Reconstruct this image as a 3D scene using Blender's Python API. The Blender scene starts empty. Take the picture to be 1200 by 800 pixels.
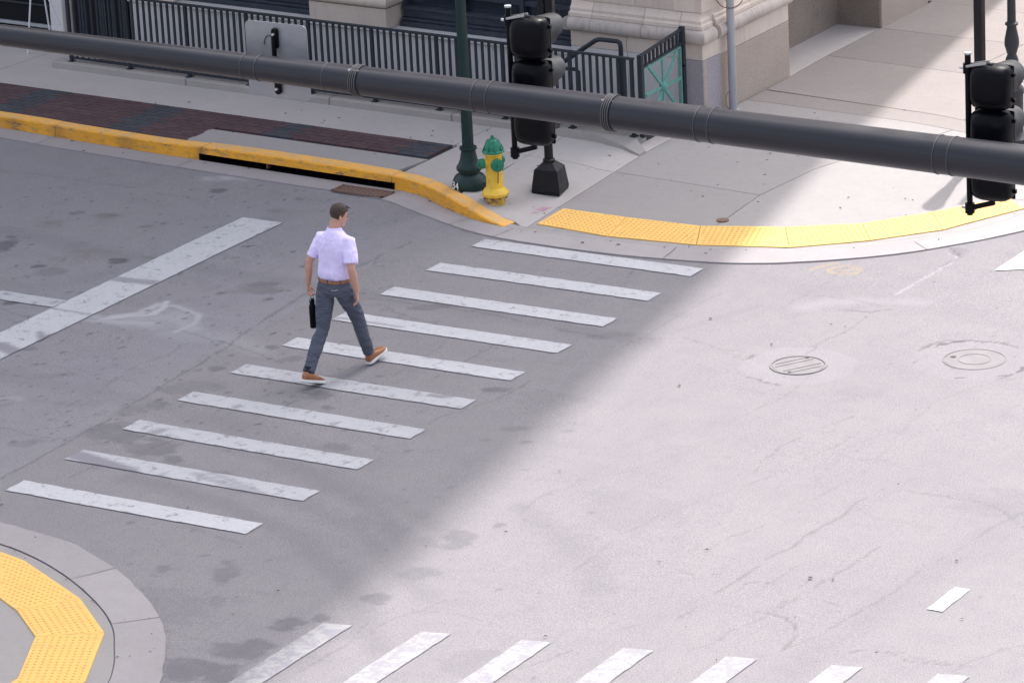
import bpy, bmesh, math, random
import numpy as np
from mathutils import Vector, Matrix, noise as mnoise
random.seed(7); RNG=np.random.RandomState(7)
scene=bpy.context.scene
col=scene.collection

# ------------------------------------------------------------------ camera
CAM=np.array([23.729057,-36.994651,13.5]); FPX=4939.4248
FW=np.array([-0.50774582,0.80112864,-0.31683922]); RT=np.array([0.8522003,0.52097212,-0.04840135]); UP=np.array([-0.12628869,0.29458606,0.94724348])
cd=bpy.data.cameras.new('camera'); cam=bpy.data.objects.new('camera',cd); col.objects.link(cam)
cam.matrix_world=Matrix(((RT[0],UP[0],-FW[0],CAM[0]),(RT[1],UP[1],-FW[1],CAM[1]),(RT[2],UP[2],-FW[2],CAM[2]),(0,0,0,1)))
cd.sensor_width=36; cd.lens=FPX/1200*36; cd.clip_start=.5; cd.clip_end=3000
scene.camera=cam
# ------------------------------------------------------------------ sky and sun
SUN_EL=math.radians(60); sdx,sdy=-.173,1.0            # direction on the ground towards the sun
w=bpy.data.worlds.new('World'); scene.world=w; w.use_nodes=True
wn=w.node_tree; bg=wn.nodes['Background']
sky=wn.nodes.new('ShaderNodeTexSky'); sky.sky_type='NISHITA'; sky.sun_disc=False
sky.sun_elevation=SUN_EL; sky.sun_rotation=math.atan2(sdx,sdy); sky.air_density=1.0; sky.dust_density=5; sky.ozone_density=1
hs=wn.nodes.new('ShaderNodeHueSaturation'); hs.inputs['Saturation'].default_value=.5; wn.links.new(sky.outputs[0],hs.inputs['Color']); wn.links.new(hs.outputs[0],bg.inputs[0]); bg.inputs[1].default_value=.15
sd=bpy.data.lights.new('sun','SUN'); sun=bpy.data.objects.new('sun',sd); col.objects.link(sun)
sd.energy=2.3; sd.angle=math.radians(.75); sd.color=(1,.95,.92)
dirv=Vector((sdx,sdy,0)).normalized()*math.cos(SUN_EL)+Vector((0,0,math.sin(SUN_EL)))
sun.rotation_euler=dirv.to_track_quat('Z','Y').to_euler(); sun.location=(0,0,60)
scene.view_settings.view_transform='Standard'; scene.view_settings.look='None'; scene.view_settings.gamma=1
scene.view_settings.exposure=1.25

# ------------------------------------------------------------------ measuring (pixels of the 1200x800 photograph -> metres)
def ray(x,y):
    return (FW*FPX+RT*(x-600)-UP*(y-400))/FPX
def gp(x,y,z=0.):
    d=ray(x,y); t=(z-CAM[2])/d[2]; p=CAM+d*t; return (float(p[0]),float(p[1]))
def g3(x,y,z=0.): return gp(x,y,z)+(z,)
E1=np.array([.8532,.5216]); E2=np.array([-.5216,.8532])

# ------------------------------------------------------------------ materials
def nd(nt,t,**k):
    n=nt.nodes.new(t)
    for a,b in k.items(): setattr(n,a,b)
    return n
class Mat:
    def __init__(s,name,base=(.5,.5,.5),rough=.7,metal=0,spec=.5):
        m=bpy.data.materials.new(name); m.use_nodes=True; s.m=m; s.nt=m.node_tree; s.b=s.nt.nodes['Principled BSDF']
        s.b.inputs['Base Color'].default_value=(*base,1); s.b.inputs['Roughness'].default_value=rough; s.b.inputs['Metallic'].default_value=metal
        s.b.inputs['Specular IOR Level'].default_value=spec
        s.tc=nd(s.nt,'ShaderNodeTexCoord'); s.cur=None; s.base=base; s.h=None
    def L(s,a,b): s.nt.links.new(a,b)
    def vec(s,obj=True,scale=None):
        o=s.tc.outputs['Object'] if obj else nd(s.nt,'ShaderNodeNewGeometry').outputs['Position']
        if scale:
            mp=nd(s.nt,'ShaderNodeMapping'); mp.inputs['Scale'].default_value=scale; s.L(o,mp.inputs[0]); o=mp.outputs[0]
        return o
    def noise(s,sc,det=3,rough=.6,vec=None,lo=.35,hi=.65,a=0.,b=1.,dist=0.):
        n=nd(s.nt,'ShaderNodeTexNoise'); n.inputs['Scale'].default_value=sc; n.inputs['Detail'].default_value=det; n.inputs['Roughness'].default_value=rough; n.inputs['Distortion'].default_value=dist
        s.L(vec if vec is not None else s.vec(False),n.inputs['Vector'])
        r=nd(s.nt,'ShaderNodeMapRange'); r.inputs[1].default_value=lo; r.inputs[2].default_value=hi; r.inputs[3].default_value=a; r.inputs[4].default_value=b
        s.L(n.outputs[0],r.inputs[0]); return r.outputs[0]
    def voro(s,sc,lo,hi,a=1.,b=0.,vec=None,rand=1.):
        n=nd(s.nt,'ShaderNodeTexVoronoi'); n.inputs['Scale'].default_value=sc; n.inputs['Randomness'].default_value=rand
        s.L(vec if vec is not None else s.vec(False),n.inputs['Vector'])
        r=nd(s.nt,'ShaderNodeMapRange'); r.inputs[1].default_value=lo; r.inputs[2].default_value=hi; r.inputs[3].default_value=a; r.inputs[4].default_value=b
        s.L(n.outputs['Distance'],r.inputs[0]); return r.outputs[0]
    def math(s,op,a,b):
        n=nd(s.nt,'ShaderNodeMath',operation=op)
        for i,v in enumerate((a,b)):
            if isinstance(v,(int,float)): n.inputs[i].default_value=v
            else: s.L(v,n.inputs[i])
        return n.outputs[0]
    def attr(s,name):
        n=nd(s.nt,'ShaderNodeAttribute',attribute_name=name); return n.outputs['Fac']
    def mix(s,fac,c,mode='MIX'):
        n=nd(s.nt,'ShaderNodeMix',data_type='RGBA',blend_type=mode)
        if isinstance(fac,(int,float)): n.inputs[0].default_value=fac
        else: s.L(fac,n.inputs[0])
        if s.cur is None: n.inputs[6].default_value=(*s.base,1)
        else: s.L(s.cur,n.inputs[6])
        if isinstance(c,tuple): n.inputs[7].default_value=(*c,1)
        else: s.L(c,n.inputs[7])
        s.cur=n.outputs[2]; s.L(s.cur,s.b.inputs['Base Color']); return s
    def bump(s,h,strength=.3,dist=.01):
        n=nd(s.nt,'ShaderNodeBump'); n.inputs['Strength'].default_value=strength; n.inputs['Distance'].default_value=dist
        s.L(h,n.inputs['Height'])
        if s.h is not None: s.L(s.h,n.inputs['Normal'])
        s.h=n.outputs[0]; s.L(s.h,s.b.inputs['Normal']); return s
    def rough(s,o): s.L(o,s.b.inputs['Roughness']); return s
    def objrand(s,lo,hi,amount=1.,mode='MULTIPLY'):
        oi=nd(s.nt,'ShaderNodeObjectInfo'); r=nd(s.nt,'ShaderNodeMapRange'); r.inputs[3].default_value=lo; r.inputs[4].default_value=hi
        s.L(oi.outputs['Random'],r.inputs[0]); c=nd(s.nt,'ShaderNodeCombineColor')
        for i in range(3): s.L(r.outputs[0],c.inputs[i])
        return s.mix(amount,c.outputs[0],mode)
M={}
def concrete(name,base,stain=.8,spots=.5,sp=90):
    m=Mat(name,base,.85,spec=.3)
    m.mix(m.noise(1.3,5,.65,a=0,b=.55),tuple(c*stain for c in base))
    m.mix(m.noise(9,4,.7,lo=.45,hi=.8,a=0,b=.35),tuple(c*.7 for c in base))
    m.mix(m.noise(sp,2,.8,lo=.3,hi=.7,a=0,b=.4),tuple(min(1,c*1.35) for c in base))
    m.mix(m.math('MULTIPLY',m.voro(5,.035,.06),m.noise(3,1,.5,lo=.46,hi=.48)),tuple(c*(1-spots) for c in base))
    m.mix(m.math('MULTIPLY',m.voro(2.3,.036,.05),m.noise(1.7,1,.5,lo=.4,hi=.42)),tuple(c*(.75-spots) if spots<.7 else c*.1 for c in base))
    m.objrand(.94,1.05)
    m.bump(m.noise(sp*1.3,3,.7),.35,.004)
    return m
# asphalt: colour fields come as attributes on the road sheet
a=Mat('asphalt',(.245,.23,.24),.88,spec=.25)
a.mix(a.attr('old'),(.255,.248,.278))
a.mix(a.noise(.55,5,.6,a=0,b=.5),(.28,.264,.27))
a.mix(a.noise(2.6,5,.7,lo=.45,hi=.75,a=0,b=.45),(.19,.178,.2))
sv=a.vec(False,(1,5,1))
a.mix(a.noise(3.2,4,.65,vec=sv,lo=.48,hi=.75,a=0,b=.35),(.2,.19,.215))
a.mix(a.noise(55,2,.8,lo=.35,hi=.7,a=0,b=.6),(.13,.124,.135))
a.mix(a.noise(75,2,.85,lo=.5,hi=.72,a=0,b=.65),(.4,.38,.385))
a.mix(a.noise(2.2,5,.75,vec=a.vec(False,(5,.6,1)),lo=.5,hi=.75,a=0,b=.22),(.17,.162,.175))
a.mix(a.noise(24,3,.8,lo=.6,hi=.72,a=0,b=.45),(.13,.125,.14))
a.mix(a.math('MULTIPLY',a.math('MULTIPLY',a.voro(7,.06,.12),a.noise(4,2,.5,lo=.5,hi=.55)),a.math('ADD',a.math('MULTIPLY',a.attr('old'),.55),.12)),(.1,.1,.12))
a.mix(a.attr('light'),(.5,.49,.53))
a.mix(a.attr('dark'),(.085,.082,.1))
a.mix(a.attr('brown'),(.13,.115,.1))
a.mix(a.attr('yellow'),(.55,.36,.1))
a.mix(a.attr('crack'),(.04,.038,.045))
a.bump(a.noise(80,3,.8),.5,.006)
M['asphalt']=a.m
def paint(name,base,wear):
    m=Mat(name,base,.6,spec=.35)
    m.mix(m.noise(2.5,4,.7,a=0,b=.5),tuple(c*.88 for c in base))
    m.mix(m.noise(20,4,.8,lo=.5,hi=.72,a=0,b=.75),(.36,.35,.37))
    m.mix(m.noise(60,2,.8,lo=.4,hi=.8,a=0,b=.3),(.4,.39,.42))
    m.mix(m.attr('worn'),(.22,.21,.24))
    m.mix(m.noise(7,6,.8,lo=.62-wear*.1,hi=.68-wear*.1,a=0,b=.9),(.24,.23,.26))
    m.bump(m.noise(90,3,.7),.3,.004)
    return m.m
M['paint']=paint('road_paint',(.5,.5,.53),.6)
M['paint_worn']=paint('road_paint_worn',(.43,.435,.46),.8)
M['paint_sun']=paint('road_paint_sunlit_worn',(.32,.32,.315),1.5)  # copy for the sunlit bars: base darkened against strong sun, heavier wear
M['paint_new']=paint('road_paint_fresh',(.55,.55,.55),.05)
M['slab']=concrete('sidewalk_concrete',(.42,.388,.378),.86,.7).m
M['slab_new']=concrete('sidewalk_concrete_pale',(.3,.281,.277),.93,.7).m
M['slab_agg']=concrete('sidewalk_exposed_aggregate',(.27,.243,.232),.84,.6,60).m
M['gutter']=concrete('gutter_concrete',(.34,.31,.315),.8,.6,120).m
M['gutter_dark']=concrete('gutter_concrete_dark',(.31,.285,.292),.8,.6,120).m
M['plinth']=concrete('plinth_concrete',(.33,.305,.29),.75,.5).m
M['joint']=Mat('joint_dirt',(.06,.055,.055),.95).m
# yellow painted kerb with chipped, grimy patches
m=Mat('yellow_kerb_paint',(.85,.385,.02),.6)
m.mix(m.noise(2.,4,.65,a=0,b=.6),(.66,.28,.02))
m.mix(m.noise(6,5,.75,vec=m.vec(False,(1,1,3)),lo=.5,hi=.66,a=0,b=.65),(.27,.17,.06))
m.mix(m.noise(2.3,5,.8,vec=m.vec(False,(1.2,1,5)),lo=.6,hi=.64,a=0,b=.85),(.12,.09,.07))
m.mix(m.noise(9,4,.8,vec=m.vec(False,(1,1,2.5)),lo=.6,hi=.64,a=0,b=.6),(.45,.38,.33))
m.mix(m.attr('grime'),(.1,.07,.05))
m.bump(m.noise(40,4,.7),.4,.006)
M['kerb']=m.m
m=Mat('yellow_kerb_top',(.85,.44,.09),.65)
m.mix(m.noise(5,5,.75,lo=.45,hi=.62,a=0,b=.8),(.6,.4,.2)); m.mix(m.noise(22,4,.8,lo=.55,hi=.65,a=0,b=.7),(.42,.36,.33)); m.bump(m.noise(50,3,.7),.3,.004)
M['kerbtop']=m.m
m=Mat('tactile_yellow',(.83,.49,.13),.6)
m.mix(m.noise(3,4,.7,a=0,b=.6),(.74,.44,.14)); m.mix(m.noise(9,5,.8,lo=.55,hi=.68,a=0,b=.5),(.42,.27,.13)); m.mix(m.noise(25,4,.8,lo=.52,hi=.75,a=0,b=.5),(.5,.33,.14))
m.mix(m.math('MULTIPLY',m.voro(6,.04,.06),m.noise(3,1,.5,lo=.55,hi=.57)),(.15,.11,.08)); m.objrand(.95,1.05)
M['tactile']=m.m
m=Mat('tactile_dome',(.6,.32,.08),.65); m.mix(m.noise(12,3,.7,a=0,b=.6),(.76,.45,.13)); M['dome']=m.m
def brickm(name,c1,c2):
    m=Mat(name,c1,.85); m.objrand(.82,1.2); m.mix(m.noise(30,4,.7,a=0,b=.5),c2); m.bump(m.noise(60,3,.7),.4,.003); return m.m
M['brick_red']=brickm('brick_red',(.085,.045,.05),(.06,.038,.046))
M['brick_dark']=brickm('brick_blue_black',(.042,.046,.06),(.06,.062,.075))
# stone
def stone(name,base,dark,streak=.5):
    m=Mat(name,base,.8,spec=.3)
    m.mix(m.noise(1.2,5,.65,a=0,b=.6),dark)
    m.mix(m.noise(5,5,.7,vec=m.vec(False,(2.5,2.5,.5)),lo=.5,hi=.8,a=0,b=streak),tuple(c*.6 for c in dark))
    m.mix(m.noise(60,3,.8,lo=.45,hi=.75,a=0,b=.35),tuple(min(1,c*1.2) for c in base))
    m.objrand(.93,1.06); m.bump(m.noise(50,4,.7),.4,.005); return m.m
M['lime']=stone('limestone',(.64,.545,.48),(.54,.455,.4),.35)
M['lime_dirty']=stone('limestone_weathered',(.55,.475,.435),(.33,.3,.285),.8)
def granite(name,b,s1,s2):
    m=Mat(name,b,.7,spec=.4); m.mix(m.noise(2,4,.6,a=0,b=.6),s1)
    m.mix(m.voro(45,.2,.5,1,0),s2); m.mix(m.noise(70,2,.8,lo=.58,hi=.7,a=0,b=.7),(.5,.45,.43)); m.mix(m.noise(90,2,.8,lo=.6,hi=.7,a=0,b=.7),(.1,.09,.09)); m.objrand(.95,1.05)
    m.bump(m.noise(70,3,.7),.3,.003); return m.m
M['granite']=granite('granite_brown',(.38,.31,.265),(.44,.375,.335),(.34,.275,.235))
M['granite_grey']=granite('granite_grey',(.33,.3,.33),(.3,.27,.3),(.38,.35,.37))
M['granite_dark']=granite('granite_stained',(.25,.205,.175),(.16,.135,.12),(.27,.22,.19))
M['wallgrey']=stone('basement_wall_stone',(.62,.59,.6),(.52,.5,.51),.3)
def metal(name,base,rough=.45,var=.3,spec=.5,mt=0.):
    m=Mat(name,base,rough,mt,spec); m.mix(m.noise(6,4,.7,a=0,b=var),tuple(min(1,c*1.5+.003) for c in base)); m.mix(m.noise(35,3,.8,lo=.55,hi=.8,a=0,b=var),tuple(c*.6 for c in base))
    m.rough(m.noise(12,3,.6,a=rough-.08,b=rough+.12)); m.bump(m.noise(70,2,.6),.08,.002); return m
m=Mat('dark_arm_paint',(.0105,.011,.0175),.34,0,.5); m.mix(m.noise(1.6,3,.5,vec=m.vec(True),a=0,b=.4),(.014,.0145,.021)); m.rough(m.noise(3,3,.5,vec=m.vec(True),a=.3,b=.38))
M['arm']=m.m
M['seam']=metal('arm_weld_seam',(.06,.058,.062),.6).m
M['clamp']=metal('steel_band',(.35,.35,.36),.4,.3,.5,.6).m
M['black']=metal('black_signal_paint',(.0016,.002,.0042),.36,.1,.12).m
M['visor']=metal('signal_visor_paint',(.006,.0065,.009),.45,.1,.3).m
M['boltm']=metal('bolt_steel',(.5,.5,.5),.4,.2,.5,.7).m
M['postgreen']=metal('dark_green_post_paint',(.006,.026,.025),.4,.2,.35).m
M['postblack']=metal('black_post_paint',(.006,.006,.009),.42,.2,.3).m
M['postgrey']=metal('charcoal_post_paint',(.025,.028,.034),.5,.3,.35).m
M['fence']=metal('blue_black_fence_paint',(.02,.025,.034),.5,.3,.3).m
M['galv']=metal('galvanised_steel',(.36,.37,.4),.5,.25,.5,.3).m
m=metal('sign_back_aluminium',(.3,.3,.315),.45,.3,.5,.35); m.mix(m.noise(2.2,4,.6,lo=.4,hi=.6,a=0,b=.5),(.24,.26,.31)); M['alu']=m.m
m=metal('verdigris_paint',(.1,.26,.235),.6,.4); m.mix(m.noise(25,4,.8,lo=.58,hi=.64,a=0,b=.8),(.07,.1,.1)); M['teal']=m.m
m=metal('hydrant_yellow',(.8,.5,.05),.5,.1); m.mix(m.noise(14,5,.75,vec=m.vec(True,(1,1,.5)),lo=.55,hi=.68,a=0,b=.6),(.42,.24,.05)); M['hyd_y']=m.m
m=metal('hydrant_yellow_rusty',(.6,.38,.05),.6,.1); m.mix(m.noise(18,5,.8,lo=.46,hi=.56,a=0,b=.85),(.16,.08,.04)); M['hyd_r']=m.m
m=metal('hydrant_green',(.006,.17,.095),.4,.1); m.mix(m.noise(20,4,.8,lo=.56,hi=.66,a=0,b=.6),(.006,.08,.055)); M['hyd_g']=m.m
m=metal('rusty_iron',(.14,.075,.055),.8,.5); m.mix(m.noise(30,4,.8,a=0,b=.6),(.22,.14,.11)); M['rust']=m.m
m=metal('cover_iron',(.17,.16,.16),.75,.4); M['iron']=m.m
M['lidasph']=metal('worn_lid',(.2,.19,.195),.8,.4,.2).m
M['glass']=Mat('window_glass',(.02,.03,.045),.08,0,.8).m
m=metal('window_frame_paint',(.03,.037,.055),.5,.3,.3); m.mix(m.noise(9,5,.75,vec=m.vec(False,(.6,1,5)),lo=.5,hi=.65,a=0,b=.6),(.075,.078,.09)); M['frame']=m.m
M['void']=Mat('drain_shade_black',(.006,.005,.005),1,spec=0).m
M['doordark']=Mat('shopfront_dark_paint',(.005,.005,.008),.5,spec=.2).m
M['whitem']=metal('white_frame_paint',(.75,.75,.78),.45,.1).m
M['white']=Mat('white_lettering',(.8,.8,.82),.5).m
M['pink']=Mat('pink_marking',(.43,.27,.34),.9).m
# ------------------------------------------------------------------ mesh helpers
class MB:
    def __init__(s): s.v=[]; s.f=[]; s.mi=[]
    def add(s,vs,fs,mi=0):
        o=len(s.v); s.v+= [tuple(map(float,p)) for p in vs]; s.f+=[tuple(i+o for i in f) for f in fs]; s.mi+=[mi]*len(fs); return s
    def box(s,x0,x1,y0,y1,z0,z1,mi=0):
        return s.add([(x0,y0,z0),(x1,y0,z0),(x1,y1,z0),(x0,y1,z0),(x0,y0,z1),(x1,y0,z1),(x1,y1,z1),(x0,y1,z1)],
            [(0,3,2,1),(4,5,6,7),(0,1,5,4),(1,2,6,5),(2,3,7,6),(3,0,4,7)],mi)
    def bar(s,a,b,w,h,up=(0,0,1),mi=0):
        a=Vector(a);b=Vector(b);d=(b-a).normalized();u=Vector(up)
        x=d.cross(u)
        if x.length<1e-4: x=d.cross(Vector((1,0,0)))
        x.normalize(); u=x.cross(d)
        vs=[]
        for p in (a,b):
            for i,j in ((-1,-1),(1,-1),(1,1),(-1,1)): vs.append(p+x*(w/2*i)+u*(h/2*j))
        return s.add(vs,[(0,1,2,3),(7,6,5,4),(0,4,5,1),(1,5,6,2),(2,6,7,3),(3,7,4,0)],mi)
    def tube(s,pts,r,n=12,caps=True,mi=0,ref=None,r2=None):
        pts=[Vector(p) for p in pts]; k=len(pts)
        rs=r if isinstance(r,(list,tuple)) else [r]*k
        r2=r2 or rs
        if not isinstance(r2,(list,tuple)): r2=[r2]*k
        X=None; vs=[]
        for i,p in enumerate(pts):
            d=(pts[min(i+1,k-1)]-pts[max(i-1,0)]).normalized()
            if X is None:
                X=Vector(ref) if ref else (Vector((0,0,1)) if abs(d.z)<.9 else Vector((1,0,0)))
            X=(X-d*X.dot(d)).normalized(); Y=d.cross(X)
            for j in range(n):
                t=2*math.pi*j/n; vs.append(p+X*(rs[i]*math.cos(t))+Y*(r2[i]*math.sin(t)))
        fs=[(i*n+j,i*n+(j+1)%n,(i+1)*n+(j+1)%n,(i+1)*n+j) for i in range(k-1) for j in range(n)]
        if caps: fs+=[tuple(range(n))[::-1],tuple((k-1)*n+j for j in range(n))]
        return s.add(vs,fs,mi)
    def lathe(s,prof,n=24,c=(0,0,0),mi=0,flute=0,axis='z'):
        vs=[];k=len(prof)
        for r,z in prof:
            for j in range(n):
                t=2*math.pi*j/n; rr=max(r,1e-4)*(1+flute*(j%2))
                p=(rr*math.cos(t),rr*math.sin(t),z)
                if axis=='y': p=(p[0],p[2],p[1])
                if axis=='x': p=(p[2],p[0],p[1])
                vs.append((p[0]+c[0],p[1]+c[1],p[2]+c[2]))
        fs=[(i*n+j,i*n+(j+1)%n,(i+1)*n+(j+1)%n,(i+1)*n+j) for i in range(k-1) for j in range(n)]
        fs+=[tuple(range(n))[::-1],tuple((k-1)*n+j for j in range(n))]
        return s.add(vs,fs,mi)
    def prism(s,poly,z0,z1,mi=0):
        n=len(poly); vs=[(x,y,z0) for x,y in poly]+[(x,y,z1) for x,y in poly]
        return s.add(vs,[tuple(range(n))[::-1],tuple(range(n,2*n))]+[(i,(i+1)%n,n+(i+1)%n,n+i) for i in range(n)],mi)
    def mesh(s,name,mats,smooth=False):
        me=bpy.data.meshes.new(name); me.from_pydata(s.v,[],s.f)
        for m in (mats if isinstance(mats,(list,tuple)) else [mats]): me.materials.append(m)
        if any(s.mi): me.polygons.foreach_set('material_index',s.mi)
        bm=bmesh.new(); bm.from_mesh(me); bmesh.ops.recalc_face_normals(bm,faces=bm.faces); bm.to_mesh(me); bm.free()
        if smooth:
            me.polygons.foreach_set('use_smooth',[True]*len(me.polygons))
            try: me.set_sharp_from_angle(angle=math.radians(38))
            except Exception: pass
        me.update(); return me
def obj(name,mesh,parent=None,kind=None,label=None,cat=None,group=None,loc=None,bevel=0,seg=2):
    o=bpy.data.objects.new(name,mesh); col.objects.link(o)
    if parent is not None: o.parent=parent
    if loc is not None: o.location=loc
    if kind: o['kind']=kind
    if label: o['label']=label
    if cat: o['category']=cat
    if group: o['group']=group
    if bevel:
        b=o.modifiers.new('bevel','BEVEL'); b.width=bevel; b.segments=seg; b.limit_method='ANGLE'; b.angle_limit=math.radians(35)
    return o
def empty(name,loc,label,cat,group=None,rz=0):
    o=obj(name,None,None,None,label,cat,group,loc); o.rotation_euler=(0,0,rz); o.empty_display_size=.2; return o
def copy_tree(o,loc):
    def rec(a,p):
        c=a.copy(); col.objects.link(c); c.parent=p
        for ch in [x for x in bpy.data.objects if x.parent==a and x not in done]:
            done.add(ch); rec(ch,c)
        return c
    done=set(); c=rec(o,None); c.location=loc; return c
def sstep(a,b,x):
    t=np.clip((np.asarray(x,float)-a)/(b-a),0,1); return t*t*(3-2*t)
def vnoise(x,y,seed=0,oct=3,rough=.5):
    out=np.zeros_like(x,float); amp=1.;tot=0
    for o in range(oct):
        xs=x*2**o+seed*17.3+o*5.1; ys=y*2**o+seed*9.7-o*3.3
        xi=np.floor(xs).astype(np.int64); yi=np.floor(ys).astype(np.int64); fx=xs-xi; fy=ys-yi
        fx=fx*fx*(3-2*fx); fy=fy*fy*(3-2*fy)
        def h(a,b):
            n=(a*374761393+b*668265263+seed*1274126177)&0x7fffffff
            n=((n^(n>>13))*1274126177)&0x7fffffff; return ((n^(n>>16))&0xffff)/65535.
        v=(h(xi,yi)*(1-fx)+h(xi+1,yi)*fx)*(1-fy)+(h(xi,yi+1)*(1-fx)+h(xi+1,yi+1)*fx)*fy
        out+=amp*v; tot+=amp; amp*=rough
    return out/tot
def segdist(px,py,poly):
    d=np.full(np.shape(px),1e9)
    for (ax,ay),(bx,by) in zip(poly[:-1],poly[1:]):
        vx,vy=bx-ax,by-ay; L=vx*vx+vy*vy+1e-12
        t=np.clip(((px-ax)*vx+(py-ay)*vy)/L,0,1); d=np.minimum(d,np.hypot(px-ax-t*vx,py-ay-t*vy))
    return d
def resample(poly,step):
    out=[poly[0]]
    P=[Vector((*p,0)) for p in poly]
    # Catmull-Rom smoothing
    for i in range(len(P)-1):
        p0=P[max(i-1,0)];p1=P[i];p2=P[i+1];p3=P[min(i+2,len(P)-1)]
        n=max(1,int((p2-p1).length/step))
        for k in range(1,n+1):
            t=k/n; q=.5*((2*p1)+(p2-p0)*t+(2*p0-5*p1+4*p2-p3)*t*t+(3*p1-p0-3*p2+p3)*t**3); out.append((q.x,q.y))
    return out

# ------------------------------------------------------------------ plan of the far corner (metres)
K=[(-60,3.75),(-30,2.5),(-12,1.75),(-7.97,1.60),(-6.85,1.50),(-5.82,1.42),(-4.86,1.36),(-3.65,1.29),(-2.4,1.22),(-1.99,1.2),(-1.74,1.17),(-1.43,1.05),(-1.05,.82),(-.69,.64),(-.41,.53),(-.03,.44),(.4,.42),(.95,.43),(1.6,.47),(2.22,.55),(2.71,.69),(3.1,.88),(3.85,1.27),(4.37,1.68),(4.86,2.31),(5.12,3.0),(5.3,4.0),(5.4,6),(5.4,12),(5.4,60)]
G=[(-60,3.45),(-30,2.2),(-12,1.42),(-7.97,1.27),(-6.85,1.17),(-5.82,1.09),(-4.86,1.03),(-3.65,.96),(-2.4,.9),(-1.99,.86),(-1.75,.8),(-1.5,.68),(-1.1,.5),(-.78,.36),(-.43,.22),(-.07,.12),(.35,.07),(.9,.05),(1.6,.06),(2.2,.13),(2.72,.22),(3.28,.42),(3.9,.82),(4.4,1.25),(4.8,1.75),(5.1,2.2),(5.5,3.0),(5.7,4.0),(5.85,6),(5.85,12),(5.85,60)]
Kf=resample(K,.12); Gf=resample(G,.12)
NK=[(-20,-9.5),(-6,-9.45),(-2,-9.47),(0,-9.5),(.82,-9.6),(1.2,-9.7),(1.54,-9.83),(1.94,-10.03),(2.33,-10.27),(2.69,-10.53),(2.99,-10.81),(3.23,-11.12),(3.45,-11.42),(3.66,-11.8),(3.85,-12.4),(3.95,-13.5),(3.98,-18),(3.98,-40)]
NG=[(-20,-9.05),(-6,-9.05),(-2,-9.08),(0,-9.12),(.5,-9.17),(.8,-9.21),(1.19,-9.27),(1.55,-9.37),(2.22,-9.7),(2.62,-9.96),(2.99,-10.24),(3.38,-10.63),(3.67,-11.01),(3.9,-11.35),(4.1,-11.75),(4.28,-12.4),(4.38,-13.5),(4.42,-18),(4.42,-40)]
NKf=resample(NK,.12); NGf=resample(NG,.12)
def hk(x):   # height of the far kerb along its length
    return .012+.146*(1-sstep(-1.0,.12,x)) + .035*np.exp(-((np.asarray(x,float)+3.4)/1.5)**4)
def hwalk(x,y):
    x=np.asarray(x,float);y=np.asarray(y,float)
    return np.minimum(.16,hk(x)+.055*np.maximum(segdist(x,y,K)-.1,0))
def hnear(x,y):
    return np.minimum(.13,.008+.04*np.maximum(segdist(np.asarray(x,float),np.asarray(y,float),NK)-.1,0))
# ------------------------------------------------------------------ ground and road
g=MB().add([(-900,-900,-.35),(900,-900,-.35),(900,900,-.35),(-900,900,-.35)],[(0,1,2,3)])
obj('ground',g.mesh('ground',M['slab']),kind='structure')
def lin(lo,hi,st): return list(np.arange(lo,hi+st*.5,st))
ua=[-300,-120,-50,-20,-11]+lin(-7.6,8.2,.03)+[12,20,50,120,300]
va=[-300,-120,-50,-25,-16]+lin(-13.4,6.4,.032)+[10,20,50,120,300]
U,V=np.meshgrid(np.array(ua),np.array(va)); nx,ny=U.shape[1],U.shape[0]
X=U*E1[0]+V*E2[0]; Y=U*E1[1]+V*E2[1]
X=X.ravel();Y=Y.ravel()
wx=X+.10*(vnoise(X*3,Y*3,5,4)-.5)+.05*(vnoise(X*14,Y*14,6,2)-.5); wy=Y+.10*(vnoise(X*3,Y*3,8,4)-.5)+.05*(vnoise(X*14,Y*14,9,2)-.5)
NZ1=vnoise(X*4+Y*1.2,Y*9,51,4,.6)-.5; NZ2=np.clip(.6+1.2*vnoise(X*9,Y*9,53,3,.6),.5,1.25)
def field(): return np.zeros_like(X)
def blob(F,px,py,rx,ry,s,soft=.32,ang=0):
    cx,cy=gp(px,py); k=118.; dx=wx-cx; dy=wy-cy; u=dx*E1[0]+dy*E1[1]; v=dx*E2[0]+dy*E2[1]
    c,sn=math.cos(ang),math.sin(ang); u,v=u*c+v*sn,-u*sn+v*c
    d=np.sqrt((u/(rx/k))**2+(v/(ry/(k*.317)))**2)
    if rx>6: d=d+NZ1*1.5
    F[:]=np.maximum(F,s*NZ2*(1-sstep(1-soft,1+soft*.3,d)))
def stroke(F,pts,wid,s,soft=1.,jit=True,gap=0):
    P=[gp(*p) for p in pts]; P=resample(P,.2) if len(P)>2 else P
    ax,ay=(wx,wy) if jit else (X,Y)
    d=segdist(ax,ay,P); a=s*(1-sstep(wid*(1-soft*.9)/2,wid*(1+soft*.6)/2,d))
    if gap: a=a*sstep(gap-.08,gap+.08,vnoise(X*2.2,Y*2.2,21,3))
    F[:]=np.maximum(F,a)
dark=field();light=field();crack=field();brown=field();yellow=field();old=field()
seamx=np.interp(Y,[-40,-8.2,-.4,.3,3],[.9,-.26,-.72,-.35,1.5]); sx=seamx+.04*(vnoise(X*0+3,Y*4,3,3)-.5)
old[:]=1-sstep(-.02,.04,X-sx)
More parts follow.
